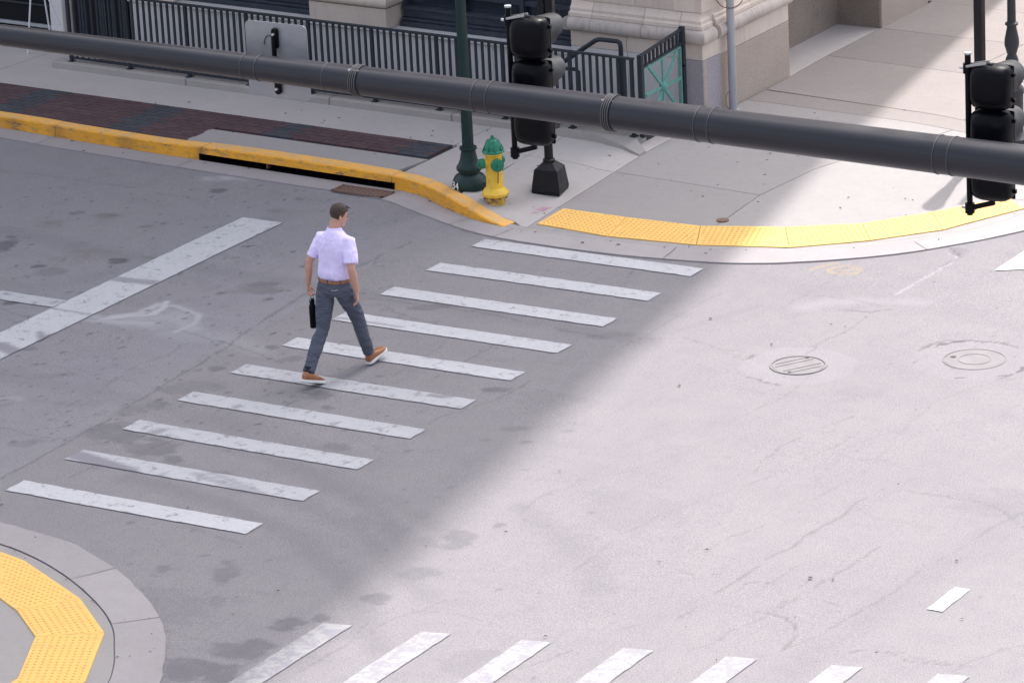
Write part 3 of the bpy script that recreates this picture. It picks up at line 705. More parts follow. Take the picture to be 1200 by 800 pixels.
tactile([NTo[1],NTo[2],NTo[3],NTi[3],NTi[2]],hnear)
tactile([NTo[3],NTo[4],NTi[4],NTi[3]],hnear)
tactile([NTo[4],NTo[5],NTo[6],NTi[6],NTi[5],NTi[4]],hnear)
# ------------------------------------------------------------------ brick strip, every brick its own piece
BL,BW=.22,.11
def isdark(x,y):
    # blue-black bands, skewed as laid
    for c in (-8.05,-6.15,-4.25,-2.3): 
        if abs(x-c)<.2: return True
    return False
bm_r=MB().box(-BL/2+.004,BL/2-.004,-BW/2+.004,BW/2-.004,-.05,0).mesh('brick',M['brick_red']); bm_d=MB().box(-BL/2+.004,BL/2-.004,-BW/2+.004,BW/2-.004,-.05,0).mesh('brick',M['brick_dark'])
rot=math.atan(FA); nb_=0
row=0; 
for r in range(0,13):
    off=2.515-BW/2-r*BW
    off_=BL/2 if r%2 else 0
    y_=yb(-4,off); yy=lambda x: yb(x,off)
    lim0=BX0 if yy(-8)-BW/2>kb_at(-8)[1]+.005 else None
    spans=[]
    if off-BW/2>1.90-.01: spans=[(BX0,-2.05)]
    else: spans=[(BX0,-5.12)]
    for (xa,xb) in spans:
        x=xa-(BL-off_ if off_ else 0)
        while x<xb-.02:
            a_=max(x,xa); b_=min(x+BL,xb); x+=BL
            if b_-a_<.03: continue
            c=(a_+b_)/2; y=yb(c,off)
            yl=max(y-BW/2,kb_at(c)[1]+.004); hh=y+BW/2-yl
            if hh<.02 or nb_>=298: continue
            y=yl+hh/2
            o=obj('brick',bm_d if isdark(c,y) else bm_r,side); o.location=(c,y,.1605+random.uniform(-.0015,.0015)); o.rotation_euler=(random.uniform(-.004,.004),0,rot); o.scale=((b_-a_)/BL,hh/BW,1); nb_+=1
print('bricks',nb_)

# ------------------------------------------------------------------ stone building on the corner
FR=math.atan(FA)                                    # the street front is turned a little from the side front
PIV=(.2,4.6)
bld=empty('corner_building',(PIV[0],PIV[1],0),'stone corner building with granite base, round moulding and dark framed windows','building')
fr=Matrix.Rotation(FR,4,'Z')
# front pieces are written in front coordinates: u to the left negative, v into the building, then turned
def turn(me): me.transform(fr); return me
def fbox(name,x0,x1,v0,v1,z0,z1,mat,bev=.006,parent=None,**k):
    return obj(name,turn(MB().box(x0,x1,v0,v1,z0,z1).mesh(name,mat)),parent or bld,bevel=bev,**k)
def sbox(name,x0,x1,y0,y1,z0,z1,mat,bev=.006,parent=None,**k):      # side pieces, straight
    return obj(name,MB().box(x0,x1,y0,y1,z0,z1).mesh(name,mat),parent or bld,bevel=bev,**k)
def profile_run(name,prof,path,mat,parent=None,cap=True):
    # prof: (outward offset, z); path: list of (x,y,nx,ny) with mitred outward vectors
    n=len(prof); vs=[]
    for (x,y,ox,oy) in path:
        for o,z in prof: vs.append((x+ox*o,y+oy*o,z))
    fs=[]
    for r in range(len(path)-1):
        for c in range(n-1): fs.append((r*n+c,(r+1)*n+c,(r+1)*n+c+1,r*n+c+1))
        fs.append((r*n+n-1,(r+1)*n+n-1,(r+1)*n,r*n))
    fs+=[tuple(range(n)),tuple((len(path)-1)*n+j for j in range(n))]
    o=obj(name,MB().add(vs,fs).mesh(name,mat,True),parent or bld); return o
def ts(p): q=fr@Vector((p[0],p[1],0)); return (q.x,q.y)
torus=[(-.05,1.075),(.02,1.075),(.05,1.085),(.075,1.115),(.085,1.16),(.075,1.205),(.05,1.235),(.02,1.245),(-.05,1.245)]
band2=[(-.05,1.25),(.012,1.25),(.012,1.29),(-.0,1.305),(-.012,1.31),(-.012,1.345),(-.035,1.37),(-.05,1.40),(-.055,1.43),(-.1,1.43)]
def course(prof,name,mat,segs,cornerx=0,ret=1.0,yend=2.14):
    # front run in u from segs[0] to segs[-1], then the corner and the side run, cut into stones
    dx,dy=fr.to_3x3()@Vector((0,-1,0)),Vector((1,0,0))
    # mitre at the corner
    cor=(1.0,-1.0+.0)
    for a_,b_ in zip(segs[:-1],segs[1:]):
        pa=ts((a_+.003,0));pb=ts((b_-.003 if b_<-.01 else 0,0)); n_=(fr@Vector((0,-1,0)))
        path=[(pa[0],pa[1],n_.x,n_.y),(pb[0],pb[1],n_.x if b_<-.01 else 1.,n_.y if b_<-.01 else -1.04)]
        profile_run(name,prof,path,mat)
    ys=[0,.27]; 
    profile_run(name,prof,[(0,0,1.,-1.04),(0,.24,1.,0)],mat)
    for a_,b_ in ((.33,1.2),(1.2,yend)):
        profile_run(name,prof,[(0,a_+.003,1,0),(0,b_-.003,1,0)],mat)
segsR=[-1.84,-1.52,-.8,-.30,0]
course(torus,'torus_moulding',M['lime_dirty'],segsR); course(band2,'upper_moulding',M['lime'],segsR)
# limestone band and granite base below the moulding, right pier
for a_,b_ in ((-1.84,-1.05),(-1.05,-.30),(-.285,0)):
    fbox('limestone_block',a_+.003,b_-.003 if b_<-.01 else b_,0,.4,.883,1.072,M['lime'])
    fbox('granite_block' if b_>-.2 else 'base_block',a_+.003,b_-.003 if b_<-.01 else b_-.004,.006,.4,-1.3,.88,M['granite_grey'] if b_>-.2 else M['wallgrey'])
fbox('pier_core',-1.82,-.05,.07,.6,-1.3,3.2,M['lime'])
for (a_,b_,m1,m2) in ((.0,.24,M['granite'],M['lime']),(.33,2.14,M['granite'],M['lime'])):
    if a_<.1:
        sbox('granite_block',-.35,-.0,.016,b_,-1.3,.88,m1); sbox('limestone_block',-.35,-.002,.012,b_,.884,1.072,m2)
    else:
        sbox('granite_block',-.5,-.0,a_,b_,-1.3,.855,m1)
        sbox('limestone_block',-.5,.0,a_,1.02,.859,1.072,m2); sbox('limestone_block',-.5,.0,1.026,b_,.859,1.072,m2)
sbox('groove_stone',-.5,-.055,.2,.36,-1.3,3.2,M['granite_dark'])
# wall faces above the mouldings
for a_,b_ in ((-1.80,-.95),(-.945,-.33),(-.26,-.03)): fbox('wall_block',a_,b_,.06,.35,1.435,3.2,M['lime'])
sbox('wall_block',-.4,-.06,.065,.22,1.435,3.2,M['lime']); sbox('wall_block',-.5,-.06,.38,2.1,1.435,3.2,M['lime'])
# pier side facing the window: return of the mouldings
rt_=ts((-1.84,0)); 
for prof,nm,mt in ((torus,'torus_moulding',M['lime_dirty']),(band2,'upper_moulding',M['lime'])):
    n1=fr@Vector((-1,0,0)); n0=fr@Vector((-1,-1,0)); e_=ts((-1.84,.4))
    profile_run(nm,prof,[(rt_[0],rt_[1],n0.x,n0.y),(e_[0],e_[1],n1.x,n1.y)],mt)
# left pilaster : base block, round torus, shaft
pl0,pl1=-5.72,-4.55
fbox('pilaster_block',pl0,pl1,0,.5,.80,1.05,M['lime'])
n00=fr@Vector((0,-1,0));
tor2=[(-.1,1.055),(.0,1.06),(.035,1.085),(.05,1.13),(.04,1.18),(.01,1.215),(-.03,1.225),(-.03,1.26),(-.06,1.29),(-.2,1.29)]
A0=ts((pl0,.4));A1=ts((pl0,0));A2=ts((pl1,0));A3=ts((pl1,.4)); d1=fr@Vector((-1,0,0));d2=fr@Vector((-1,-1,0));d3=fr@Vector((1,-1,0));d4=fr@Vector((1,0,0))
profile_run('torus_moulding',tor2,[(A0[0],A0[1],d1.x,d1.y),(A1[0],A1[1],d2.x,d2.y),(A2[0],A2[1],d3.x,d3.y),(A3[0],A3[1],d4.x,d4.y)],M['lime'])
fbox('pilaster_shaft',pl0+.1,pl1-.1,.12,.5,1.29,3.2,M['lime'])
# basement wall with its ledge, in separate stones
xs=[-8.63,-7.9,-6.9,-5.9,-4.9,-3.95,-3.0,-1.845]
for a_,b_ in zip(xs[:-1],xs[1:]):
    fbox('base_block',a_+.002,b_-.002,.03,.34,-1.3,.76,M['wallgrey'])
    fbox('ledge_stone',a_+.002,b_-.002,-.01,.36,.764,.795,M['wallgrey'],.004)
# windows
def window(u0,u1,name='window'):
    w_=obj(name,turn(MB().box(u0,u1,.40,.44,.80,3.1).mesh('window_pane',M['glass'])),bld)
    for (z0,z1,v0) in ((.80,.86,.22),(.865,.90,.26),(.905,1.0,.3),(1.005,1.04,.27),(1.2,1.26,.33),(1.95,2.0,.33),(3.0,3.1,.3)):
        obj('frame_rail',turn(MB().box(u0,u1,v0,.395,z0,z1).mesh('frame_rail',M['frame'])),w_,bevel=.004)
    n=max(1,round((u1-u0)/.9))
    for i in range(n+1):
        x=u0+(u1-u0)*i/n; obj('mullion',turn(MB().box(max(u0,x-.03),min(u1,x+.03),.31,.397,1.042,3.0).mesh('mullion',M['frame'])),w_,bevel=.003)
window(-4.5,-1.86); window(-7.9,-5.76)
fbox('pier',-8.25,-7.92,.05,.5,.80,3.2,M['lime'])
# dark shop entrance at the far left, slim pale column, dark basement opening
ent=fbox('shopfront',-13.5,-9.91,.02,.3,.0,3.2,M['doordark'],.004)
obj('sill_rail',turn(MB().box(-13.5,-9.92,-.035,.018,.27,.31).mesh('sill_rail',M['galv'])),ent,bevel=.005)
obj('sill_rail',turn(MB().box(-13.5,-9.92,-.03,.018,.56,.58).mesh('sill_rail2',M['postgrey'])),ent,bevel=.005)
obj('kick_plate',turn(MB().box(-13.5,-9.92,-.06,.018,.15,.24).mesh('kick_plate',M['doordark'])),ent,bevel=.005)
fbox('column',-9.88,-9.67,-.08,.4,.0,3.2,M['wallgrey'])
fbox('column_edge',-9.64,-9.58,-.03,.4,-.5,3.2,M['lime'])
dk=fbox('door_panel',-9.55,-8.64,.0,.028,-1.3,3.2,M['doordark'],0)
for x in (-9.4,-9.1,-9.02,-8.9,-8.72): obj('door_stile',turn(MB().box(x,x+.025,-.02,-.001,-1.2,3.1).mesh('door_stile',M['frame'])),dk)
# recess and second pier on the side front
sbox('recess_wall',-1.6,-.9,2.1,4.6,-.3,3.2,M['granite_dark'])
sbox('recess_wall',-1.6,-.02,4.66,4.95,-.3,3.2,M['granite_dark']) if False else None
sbox('granite_block',-.95,-.02,4.6,5.95,-.3,3.2,M['granite_dark'])
sbox('granite_block',-.4,-.0,4.62,5.93,-.3,3.2,M['granite'],.01)
sbox('granite_block',-.6,-.08,5.96,8.0,-.3,3.2,M['granite'])
# upper storeys, above the picture: they cast the shade over the left of the street
up=MB().box(-19,-.1,.3,11.75,3.2,56).mesh('upper_storeys',M['lime'])
obj('upper_storeys',up,bld)
obj('core',MB().box(-19,-.62,.62,11.7,-.4,3.19).mesh('core',M['granite_dark']),bld)
pm=MB().box(-.6,.6,-.03,.03,-.9,.9).mesh('upper_pane',M['glass'])
for k in range(13):
    for i in range(6):
        o=obj('upper_window',pm,bld,loc=(-2-i*3,.285,5.2+k*3.9))
    for i in range(4):
        o=obj('upper_window',pm,bld,loc=(-.085,2+i*2.6,5.2+k*3.9)); o.rotation_euler=(0,0,math.pi/2)
# cornice between ground floor and upper storeys
fbox('cornice',-19,.1,-.02,.6,3.2,3.5,M['lime'],.03)

# areaway floor behind the fence
obj('areaway_floor',MB().box(-8.4,.1,3.66,4.9,-1.4,-1.3).mesh('areaway_floor',M['gutter_dark']),kind='structure')
# ------------------------------------------------------------------ plinth and fence
FY=3.45
fl=lambda x:FY+FA*x
plin=obj('kerb_plinth',None,kind='structure')
for a_,b_ in ((-8.75,-6.6),(-6.6,-4.4),(-4.4,-2.6),(-2.6,-1.15)):
    mb=MB().prism([(a_+.004,fl(a_)-.1),(b_-.004,fl(b_)-.1),(b_-.004,fl(b_)+.1),(a_+.004,fl(a_)+.1)],-.6,.25)
    obj('plinth_section',mb.mesh('plinth_section',M['plinth']),plin,bevel=.015)
mb=MB()
x0=-1.145
ring=[(x0,fl(x0)-.1,.25),(-.55,3.35,.24),(-.1,3.2,.20),(.2,3.05,.165),(.2,3.2,.17),(-.02,3.38,.235),(-.02,3.6,.25),(x0,fl(x0)+.1,.25)]
n=len(ring); mb.add([(x,y,z) for x,y,z in ring]+[(x-(0 if i not in(1,2,3) else .05),y-(.06 if i in (0,1,2) else 0),-.4) for i,(x,y,z) in enumerate(ring)],[tuple(range(n)),]+[(i,(i+1)%n,n+(i+1)%n,n+i) for i in range(n)])
obj('plinth_section',mb.mesh('plinth_end',M['plinth']),plin)
fence=empty('railing_fence',(-4.3,fl(-4.3),.25),'long blue black picket railing on low concrete plinth before the building','fence',rz=FR)
u0,u1=(-8.52+4.3),(-.06+4.3); L2=u1-u0
def fo(name,mb,**k): return obj(name,mb.mesh(name,M['fence']),fence,**k)
fo('top_rail',MB().box(u0,u1,-.024,.024,.905,.93),bevel=.004)
fo('bottom_rail',MB().box(u0,u1,-.016,.016,.035,.062),bevel=.003)
pk=MB().box(-.0165,.0165,-.008,.008,.0625,.9045).mesh('picket',M['fence'])
post=MB().box(-.019,.019,-.019,.019,-.01,.904).mesh('post',M['fence'])
npk=90
for i in range(npk):
    x=u0+.03+i*(L2-.06)/(npk-1)
    if i%10==0 or i==npk-1:
        o=obj('post',post,fence,loc=(x,0,0))
        obj('foot_plate',MB().box(-.04,.04,-.04,.04,-.004,.008).mesh('foot_plate',M['fence']),o)
    else: obj('picket',pk,fence,loc=(x,0,0))
# teal star gate between fence and building
gate=empty('areaway_gate',(.0,3.5,.25),'teal star gate panel between railing end and stone pier','gate')
def go(name,mb,mat='fence',**k): return obj(name,mb.mesh(name,M[mat]),gate,**k)
GL=.98
go('gate_post',MB().box(-.03,.03,-.03,.03,-.02,.96),bevel=.004); go('gate_post',MB().box(-.03,.03,GL-.03,GL+.03,-.02,1.06),bevel=.004)
go('top_rail',MB().bar((0,.03,.95),(0,GL-.03,1.03),.04,.025)); go('middle_rail',MB().bar((0,.03,.80),(0,GL-.03,.86),.035,.025)); go('bottom_rail',MB().bar((0,.03,.1),(0,GL-.03,.1),.035,.025))
for i in range(1,10):
    y=.03+(GL-.06)*i/10; z=.80+.06*i/10; go('baluster',MB().box(-.012,.012,y-.014,y+.014,z+.013,z+.137+.02*i/10))
zc=.46; yc=GL/2; hz=.36
for p,q in (((.06,.1+.03),(.06,.78)),((GL-.06,.13),(GL-.06,.83)),((.06,.78),(GL-.06,.83)),((.06,.13),(GL-.06,.13))):
    go('panel_frame',MB().bar((.0,p[0],p[1]),(0,q[0],q[1]),.03,.028),'teal')
for k in range(8):
    t=k*math.pi/4; c_,s_=math.cos(t),math.sin(t); 
    ry=(yc-.075)/abs(c_) if abs(c_)>.01 else 9; rz_=(hz-.02)/abs(s_) if abs(s_)>.01 else 9; rr=min(ry,rz_)
    o=go('spoke',MB().bar((.012,yc+.05*c_,zc+.05*s_),(.012,yc+rr*c_,zc+rr*s_),.045 if k%2 else .04,.02,(1,0,0)),'teal',bevel=.004)
go('boss',MB().lathe([(.0,-.03),(.05,-.03),(.065,0),(.05,.03),(.03,.045),(0,.05)],16,(.01,yc,zc),axis='x'),'teal')
go('bolt',MB().lathe([(0,-.02),(.01,-.02),(.01,.05),(0,.05)],8,(0,GL-.03,.6),axis='x'),'black')
# handrail on the basement stair
hr=empty('stair_handrail',(-.9,4.0,.0),'bent dark tube handrail rising behind the picket railing','handrail')
P=[(-.95,0,.35),(-.49,0,.84),(.0,0,1.17),(.06,0,1.195),(.3,0,1.195),(.34,0,1.18),(.35,0,1.13),(.35,0,-1.3)]
obj('rail',MB().tube(P,.028,10).mesh('rail',M['fence'],True),hr)
obj('rail_return',MB().tube([(-.49,0,.84),(-.44,0,.80),(-.28,0,.80),(-.24,0,.78),(-.24,0,-1.3)],.024,10).mesh('rail_return',M['fence'],True),hr)
# white A-frame stand left
af=empty('a_frame_stand',(-9.29,4.24,.16),'small white metal A-frame stand on the sidewalk by the shopfront','sign stand')
for sx_,sy_ in ((-1,-1),(1,1),(-.4,1)):
    obj('leg',MB().tube([(sx_*.2,(-.06 if sx_<-.5 else .3),0),(sx_*.015,.0+.12*sy_,.84)],.011,8).mesh('leg',M['whitem'],True),af)
if 0: obj('cross_bar',MB().tube([(sx_*.1,-.1,.42),(sx_*.1,.09,.42)],.008,8).mesh('cross_bar',M['whitem'],True),af)
obj('top_board',MB().bar((-.02,0,.86),(.02,0,.86),.3,.02).mesh('top_board',M['whitem']),af)

# ------------------------------------------------------------------ posts and hydrant
z0=.16
gp_=gp(551,219,z0)
zl_=float(hwalk(np.array(gp_[0]),np.array(gp_[1]))); gp_=gp(551,219,zl_)
lp=empty('green_lamp_post',(gp_[0],gp_[1],zl_),'dark green fluted lamp post with bell base beside the hydrant','lamp post')
obj('base',MB().lathe([(0,0),(.195,0),(.2,.02),(.2,.075),(.19,.09),(.185,.1),(.165,.135),(.125,.165),(.115,.175),(.115,.19),(.14,.2),(.147,.225),(.14,.25),(.12,.275),(.098,.33),(.086,.40),(.08,.43),(.096,.44),(.1,.455),(.096,.47),(.07,.475),(0,.475)],28).mesh('base',M['postgreen'],True),lp)
obj('shaft',MB().lathe([(0,.474),(.068,.474),(.066,.52),(.052,3.6),(0,3.6)],32,flute=-.06).mesh('shaft',M['postgreen'],True),lp)
obj('pole_head',MB().lathe([(0,3.6),(.09,3.6),(.1,3.68),(.06,3.72),(.14,3.8),(.2,4.05),(.17,4.25),(.08,4.36),(.02,4.44),(0,4.46)],20).mesh('pole_head',M['postgreen'],True),lp)
def text(s,size,name,parent,mat,mw,ext=.0015):
    c=bpy.data.curves.new(name,'FONT'); c.body=s; c.size=size; c.extrude=ext; c.align_x='CENTER'; c.align_y='CENTER'
    t=bpy.data.objects.new(name,c); col.objects.link(t); dg=bpy.context.evaluated_depsgraph_get(); me=bpy.data.meshes.new_from_object(t.evaluated_get(dg)); bpy.data.objects.remove(t)
    me.materials.clear(); me.materials.append(mat); me.transform(mw); return obj(name,me,parent)
# number stencilled on the foot, facing left-front
dirn=Vector((-.36,-.93,0)).normalized(); 
mw=Matrix.Translation(dirn*.2055+Vector((0,0,.052)))@(dirn.to_track_quat('Z','Y').to_matrix().to_4x4())
text('34',.125,'number_sticker',lp,M['white'],mw)
# pedestal pole
bp=gp(645,224,.1); zb_=float(hwalk(np.array(bp[0]),np.array(bp[1]))); bp=gp(645,224,zb_)
pp=empty('pedestal_pole',(bp[0],bp[1],zb_),'black signal pole on tapered square pedestal base at the kerb ramp','signal pole',rz=math.radians(12))
def frustum(a,b,z0,z1,name,par,mat='postblack',bev=.006):
    mb=MB().add([(-a,-a,z0),(a,-a,z0),(a,a,z0),(-a,a,z0),(-b,-b,z1),(b,-b,z1),(b,b,z1),(-b,b,z1)],[(0,3,2,1),(4,5,6,7),(0,1,5,4),(1,2,6,5),(2,3,7,6),(3,0,4,7)])
    return obj(name,mb.mesh(name,M[mat]),par,bevel=bev)
frustum(.165,.165,.0,.025,'foot',pp); frustum(.17,.138,.03,.27,'base',pp); frustum(.142,.065,.272,.345,'base_cap',pp)
for sx_ in(-1,1):
    for sy_ in(-1,1): obj('anchor_bolt',MB().lathe([(0,0),(.014,0),(.014,.05),(0,.05)],6,(sx_*.15,sy_*.15,-.005)).mesh('anchor_bolt',M['postblack']),pp)
obj('collar',MB().lathe([(0,.345),(.068,.345),(.068,.375),(.055,.385),(0,.385)],20).mesh('collar',M['postblack'],True),pp)
obj('shaft',MB().lathe([(0,.38),(.05,.38),(.046,3.4),(0,3.42)],20).mesh('shaft',M['postblack'],True),pp)
for z,x in ((2.02,.075),(2.14,.075)): obj('clamp',MB().lathe([(0,z),(.058,z),(.058,z+.03),(0,z+.03)],16).mesh('clamp',M['postblack'],True),pp)
obj('side_box',MB().box(.05,.14,-.05,.05,2.0,2.3).mesh('side_box',M['postblack']),pp,bevel=.01)
obj('walk_signal_head',MB().box(-.2,.2,-.28,-.08,2.6,3.05).mesh('walk_signal_head',M['black']),pp,bevel=.02)
# hydrant
hp=gp(581,239,.13); hz_=float(hwalk(np.array(hp[0]),np.array(hp[1])))
hp=gp(581,239,hz_)
hy=empty('fire_hydrant',(hp[0],hp[1],hz_),'yellow fire hydrant with green cap and nozzle caps','fire hydrant')
obj('lower_barrel',MB().lathe([(0,-.02),(.108,-.02),(.108,.1),(.104,.11),(0,.11)],24).mesh('lower_barrel',M['hyd_r'],True),hy)
fl_=obj('flange',MB().lathe([(0,.105),(.145,.105),(.152,.115),(.152,.14),(.14,.152),(.115,.19),(.098,.2),(0,.2)],24).mesh('flange',M['hyd_y'],True),hy)
for k in range(8):
    t=k*math.pi/4+.2; obj('bolt',MB().lathe([(0,0),(.014,0),(.014,.03),(0,.03)],6,(.13*math.cos(t),.13*math.sin(t),.08)).mesh('bolt',M['rust']),fl_)
obj('barrel',MB().lathe([(0,.19),(.098,.19),(.094,.22),(.094,.36),(.099,.365),(.099,.375),(.093,.38),(.091,.56),(.1,.575),(.118,.585),(.118,.6),(0,.6)],24).mesh('barrel',M['hyd_y'],True),hy)
bon=obj('bonnet',MB().lathe([(0,.597),(.119,.597),(.125,.607),(.119,.622),(.104,.632),(.1,.655),(.088,.70),(.065,.735),(.035,.755),(0,.76)],24).mesh('bonnet',M['hyd_g'],True),hy)
obj('operating_nut',MB().lathe([(0,.755),(.022,.755),(.02,.79),(0,.792)],5).mesh('operating_nut',M['hyd_g']),bon)
for k in range(8):
    t=k*math.pi/4; obj('rib',MB().bar((.06*math.cos(t),.06*math.sin(t),.742),(.118*math.cos(t),.118*math.sin(t),.628),.012,.012).mesh('rib',M['hyd_g']),bon)
def nozzle(dx_,dy_,r,z,ln,mat='hyd_g'):
    d_=Vector((dx_,dy_,0)).normalized(); q_=d_.to_track_quat('Z','Y').to_matrix().to_4x4()
    me=MB().lathe([(0,0),(r*.8,0),(r*.8,ln*.45),(0,ln*.45)],20).mesh('nozzle',M['hyd_y'],True); me.transform(Matrix.Translation(Vector((0,0,z))+d_*.075)@q_); n_=obj('nozzle',me,hy)
    me=MB().lathe([(0,ln*.4),(r,ln*.4),(r*1.04,ln*.5),(r,ln*.95),(r*.8,ln),(0,ln)],20).mesh('nozzle_cap',M[mat],True); me.transform(Matrix.Translation(Vector((0,0,z))+d_*.075)@q_); c=obj('nozzle_cap',me,hy)
    me=MB().lathe([(0,ln),(r*.28,ln),(r*.25,ln*1.25),(0,ln*1.25)],5).mesh('cap_nut',M[mat]); me.transform(Matrix.Translation(Vector((0,0,z))+d_*.075)@q_); obj('cap_nut',me,c)
    return d_
camd=Vector((.48,-.877,0))
rt=Vector((.8532,.5216,0))
nf=(camd*.93+rt*.36).normalized()
nozzle(nf.x,nf.y,.072,.48,.085)
nl=(-rt*.93+camd*.36).normalized(); nozzle(nl.x,nl.y,.056,.485,.1)
nr=(rt*.55-camd*.83).normalized(); nozzle(nr.x,nr.y,.056,.485,.07)
pc=nf*.155
obj('chain',MB().tube([(pc.x,pc.y,.45),(pc.x*.95,pc.y*.95,.40),(pc.x*.8,pc.y*.8,.30),(pc.x*.78,pc.y*.78,.27)],.007,6).mesh('chain',M['rust'],True),hy)
# grey sign post by the pier, with wire ring
sp_=(.30,5.12)
gs=empty('grey_sign_post',(sp_[0],sp_[1],.16),'slim galvanised grey sign post standing against the granite pier','sign post')
obj('pole',MB().lathe([(0,0),(.05,0),(.046,2.9),(0,2.9)],16).mesh('pole',M['galv'],True),gs)
obj('foot_collar',MB().lathe([(0,0),(.075,0),(.07,.02),(0,.025)],16).mesh('foot_collar',M['galv'],True),gs)
RP=[(.0+.165*math.cos(t),-.055,1.42+.165*math.sin(t)) for t in np.linspace(0,2*math.pi,33)]
obj('ring',MB().tube([tuple(rt*p[0]+Vector((0,0,p[2]))-camd*-.05) for p in RP],.007,6,False).mesh('ring',M['rust'],True),gs)
CP=[(-.05*math.sin(t)-.015,0,.14+.11*math.cos(t)) for t in np.linspace(0.1,math.pi,9)]
obj('wire_loop',MB().tube([tuple(rt*(p[0]-.02)+camd*.05+Vector((0,0,p[2]))) for p in CP],.004,5).mesh('wire_loop',M['rust'],True),gs)
# black pole and ornate lamp post at the right
bk=(3.70,4.75)
b2=empty('black_pole',(bk[0],bk[1],.16),'plain square black pole behind the right-hand hanging signal','pole')
obj('shaft',MB().box(-.052,.052,-.052,.052,0,2.2).mesh('shaft',M['postblack']),b2,bevel=.012)
obj('foot_plate',MB().box(-.12,.12,-.12,.12,0,.03).mesh('foot_plate',M['postblack']),b2,bevel=.005)
obj('pole_head',MB().lathe([(0,2.15),(.06,2.16),(.075,2.3),(.105,3.1),(.12,3.25),(.1,3.4),(.04,3.46),(0,3.46)],16).mesh('pole_shadow_head',M['postblack'],True),b2)  # unseen pole top, shaped to throw the shadow band on the sidewalk
ol=gp(1187,166,.16)
o3=empty('ornate_lamp_post',(ol[0],ol[1],.16),'charcoal ornamental lamp post with vase shaped stem at right edge','lamp post')
obj('base',MB().lathe([(0,0),(.2,0),(.2,.06),(.16,.09),(.125,.13),(.125,.55),(.135,.57),(.135,.62),(.11,.66),(.085,.70),(.08,.90),(.072,.98),(.05,1.03),(0,1.03)],12).mesh('base',M['postgrey'],True),o3)
obj('vase',MB().lathe([(0,1.02),(.05,1.02),(.062,1.06),(.085,1.14),(.084,1.20),(.066,1.29),(.055,1.34),(.055,1.36),(.075,1.37),(.078,1.39),(.05,1.41),(0,1.41)],20,flute=-.05).mesh('vase',M['postgrey'],True),o3)
obj('shaft',MB().lathe([(0,1.4),(.05,1.4),(.047,1.7),(.036,3.6),(0,3.6)],20).mesh('shaft',M['postgrey'],True),o3)
# ------------------------------------------------------------------ covers and small finds on the ground
def road_z(p): return .01*(float(vnoise(np.array([p[0]*.6]),np.array([p[1]*.6]),44,2)[0])-.5)
c1=gp(935.5,428.5)
mc=empty('manhole_cover',(c1[0],c1[1],road_z(c1)+.002),'iron manhole cover with striped lid in pale round patch left of the ringed one','manhole cover',rz=math.radians(58))
obj('frame',MB().lathe([(.262,-.03),(.285,-.03),(.285,.008),(.262,.008),(.262,-.03)],40).mesh('frame',M['iron'],True),mc)
lid=obj('lid',MB().lathe([(0,-.02),(.252,-.02),(.252,.004),(0,.004)],40).mesh('lid',M['lidasph'],True),mc)
for i in (-2,-1,1,2):
    h_=math.sqrt(.225**2-(i*.075)**2); obj('rib',MB().box(-h_,h_,i*.075-.009,i*.075+.009,.0035,.0085).mesh('rib',M['iron']),lid)
for s_ in (-1,1): obj('lift_hole',MB().lathe([(0,.001),(.022,.001),(.022,.0065),(0,.0065)],10,(s_*.2*.9,s_*.14,0)).mesh('lift_hole',M['joint']),lid)
c2=gp(1142,421)
m2=empty('manhole_cover',(c2[0],c2[1],road_z(c2)+.002),'worn manhole cover ringed by a cracked dark circle at right','manhole cover')
obj('frame',MB().lathe([(.30,-.03),(.315,-.03),(.315,.004),(.30,.004),(.30,-.03)],40).mesh('frame2',M['iron'],True),m2)
l2=obj('lid',MB().lathe([(0,-.02),(.293,-.02),(.293,.002),(0,.002)],40).mesh('lid2',M['lidasph'],True),m2)
obj('inner_ring',MB().lathe([(.15,.0),(.165,.0),(.165,.006),(.15,.006),(.15,0)],30).mesh('inner_ring',M['iron'],True),l2)
obj('lift_hole',MB().lathe([(0,.001),(.03,.001),(.03,.0045),(0,.0045)],10,(-.22,-.02,0)).mesh('lift_hole',M['joint']),l2)
c3=gp(847,259,.05); zc3=float(hwalk(np.array(c3[0]),np.array(c3[1])))
obj('utility_cover',MB().lathe([(0,-.01),(.07,-.01),(.07,.006),(.055,.009),(0,.009)],20).mesh('utility_cover',M['rust'],True),label='small rusty round utility cover touching the yellow tactile strip',cat='utility cover',loc=(c3[0],c3[1],zc3+.004))
# faint pink survey marks near the pedestal
for i,(px,py,r) in enumerate(((634,238,.055),(640,236,.05),(683,228,.025),(627,241,.03))):
    c=gp(px,py,.12); z_=float(hwalk(np.array(c[0]),np.array(c[1])))
    vs=[(c[0]+r*(1+.5*mnoise.noise(Vector((math.cos(t)*2,math.sin(t)*2,i))))*math.cos(t)*1.3,c[1]+r*(1+.5*mnoise.noise(Vector((math.cos(t)*2,math.sin(t)*2,i+5))))*math.sin(t),z_+.003) for t in np.linspace(0,2*math.pi,14)[:-1]]
    obj('survey_mark',MB().add(vs,[tuple(range(13))]).mesh('survey_mark',M['pink']),side)

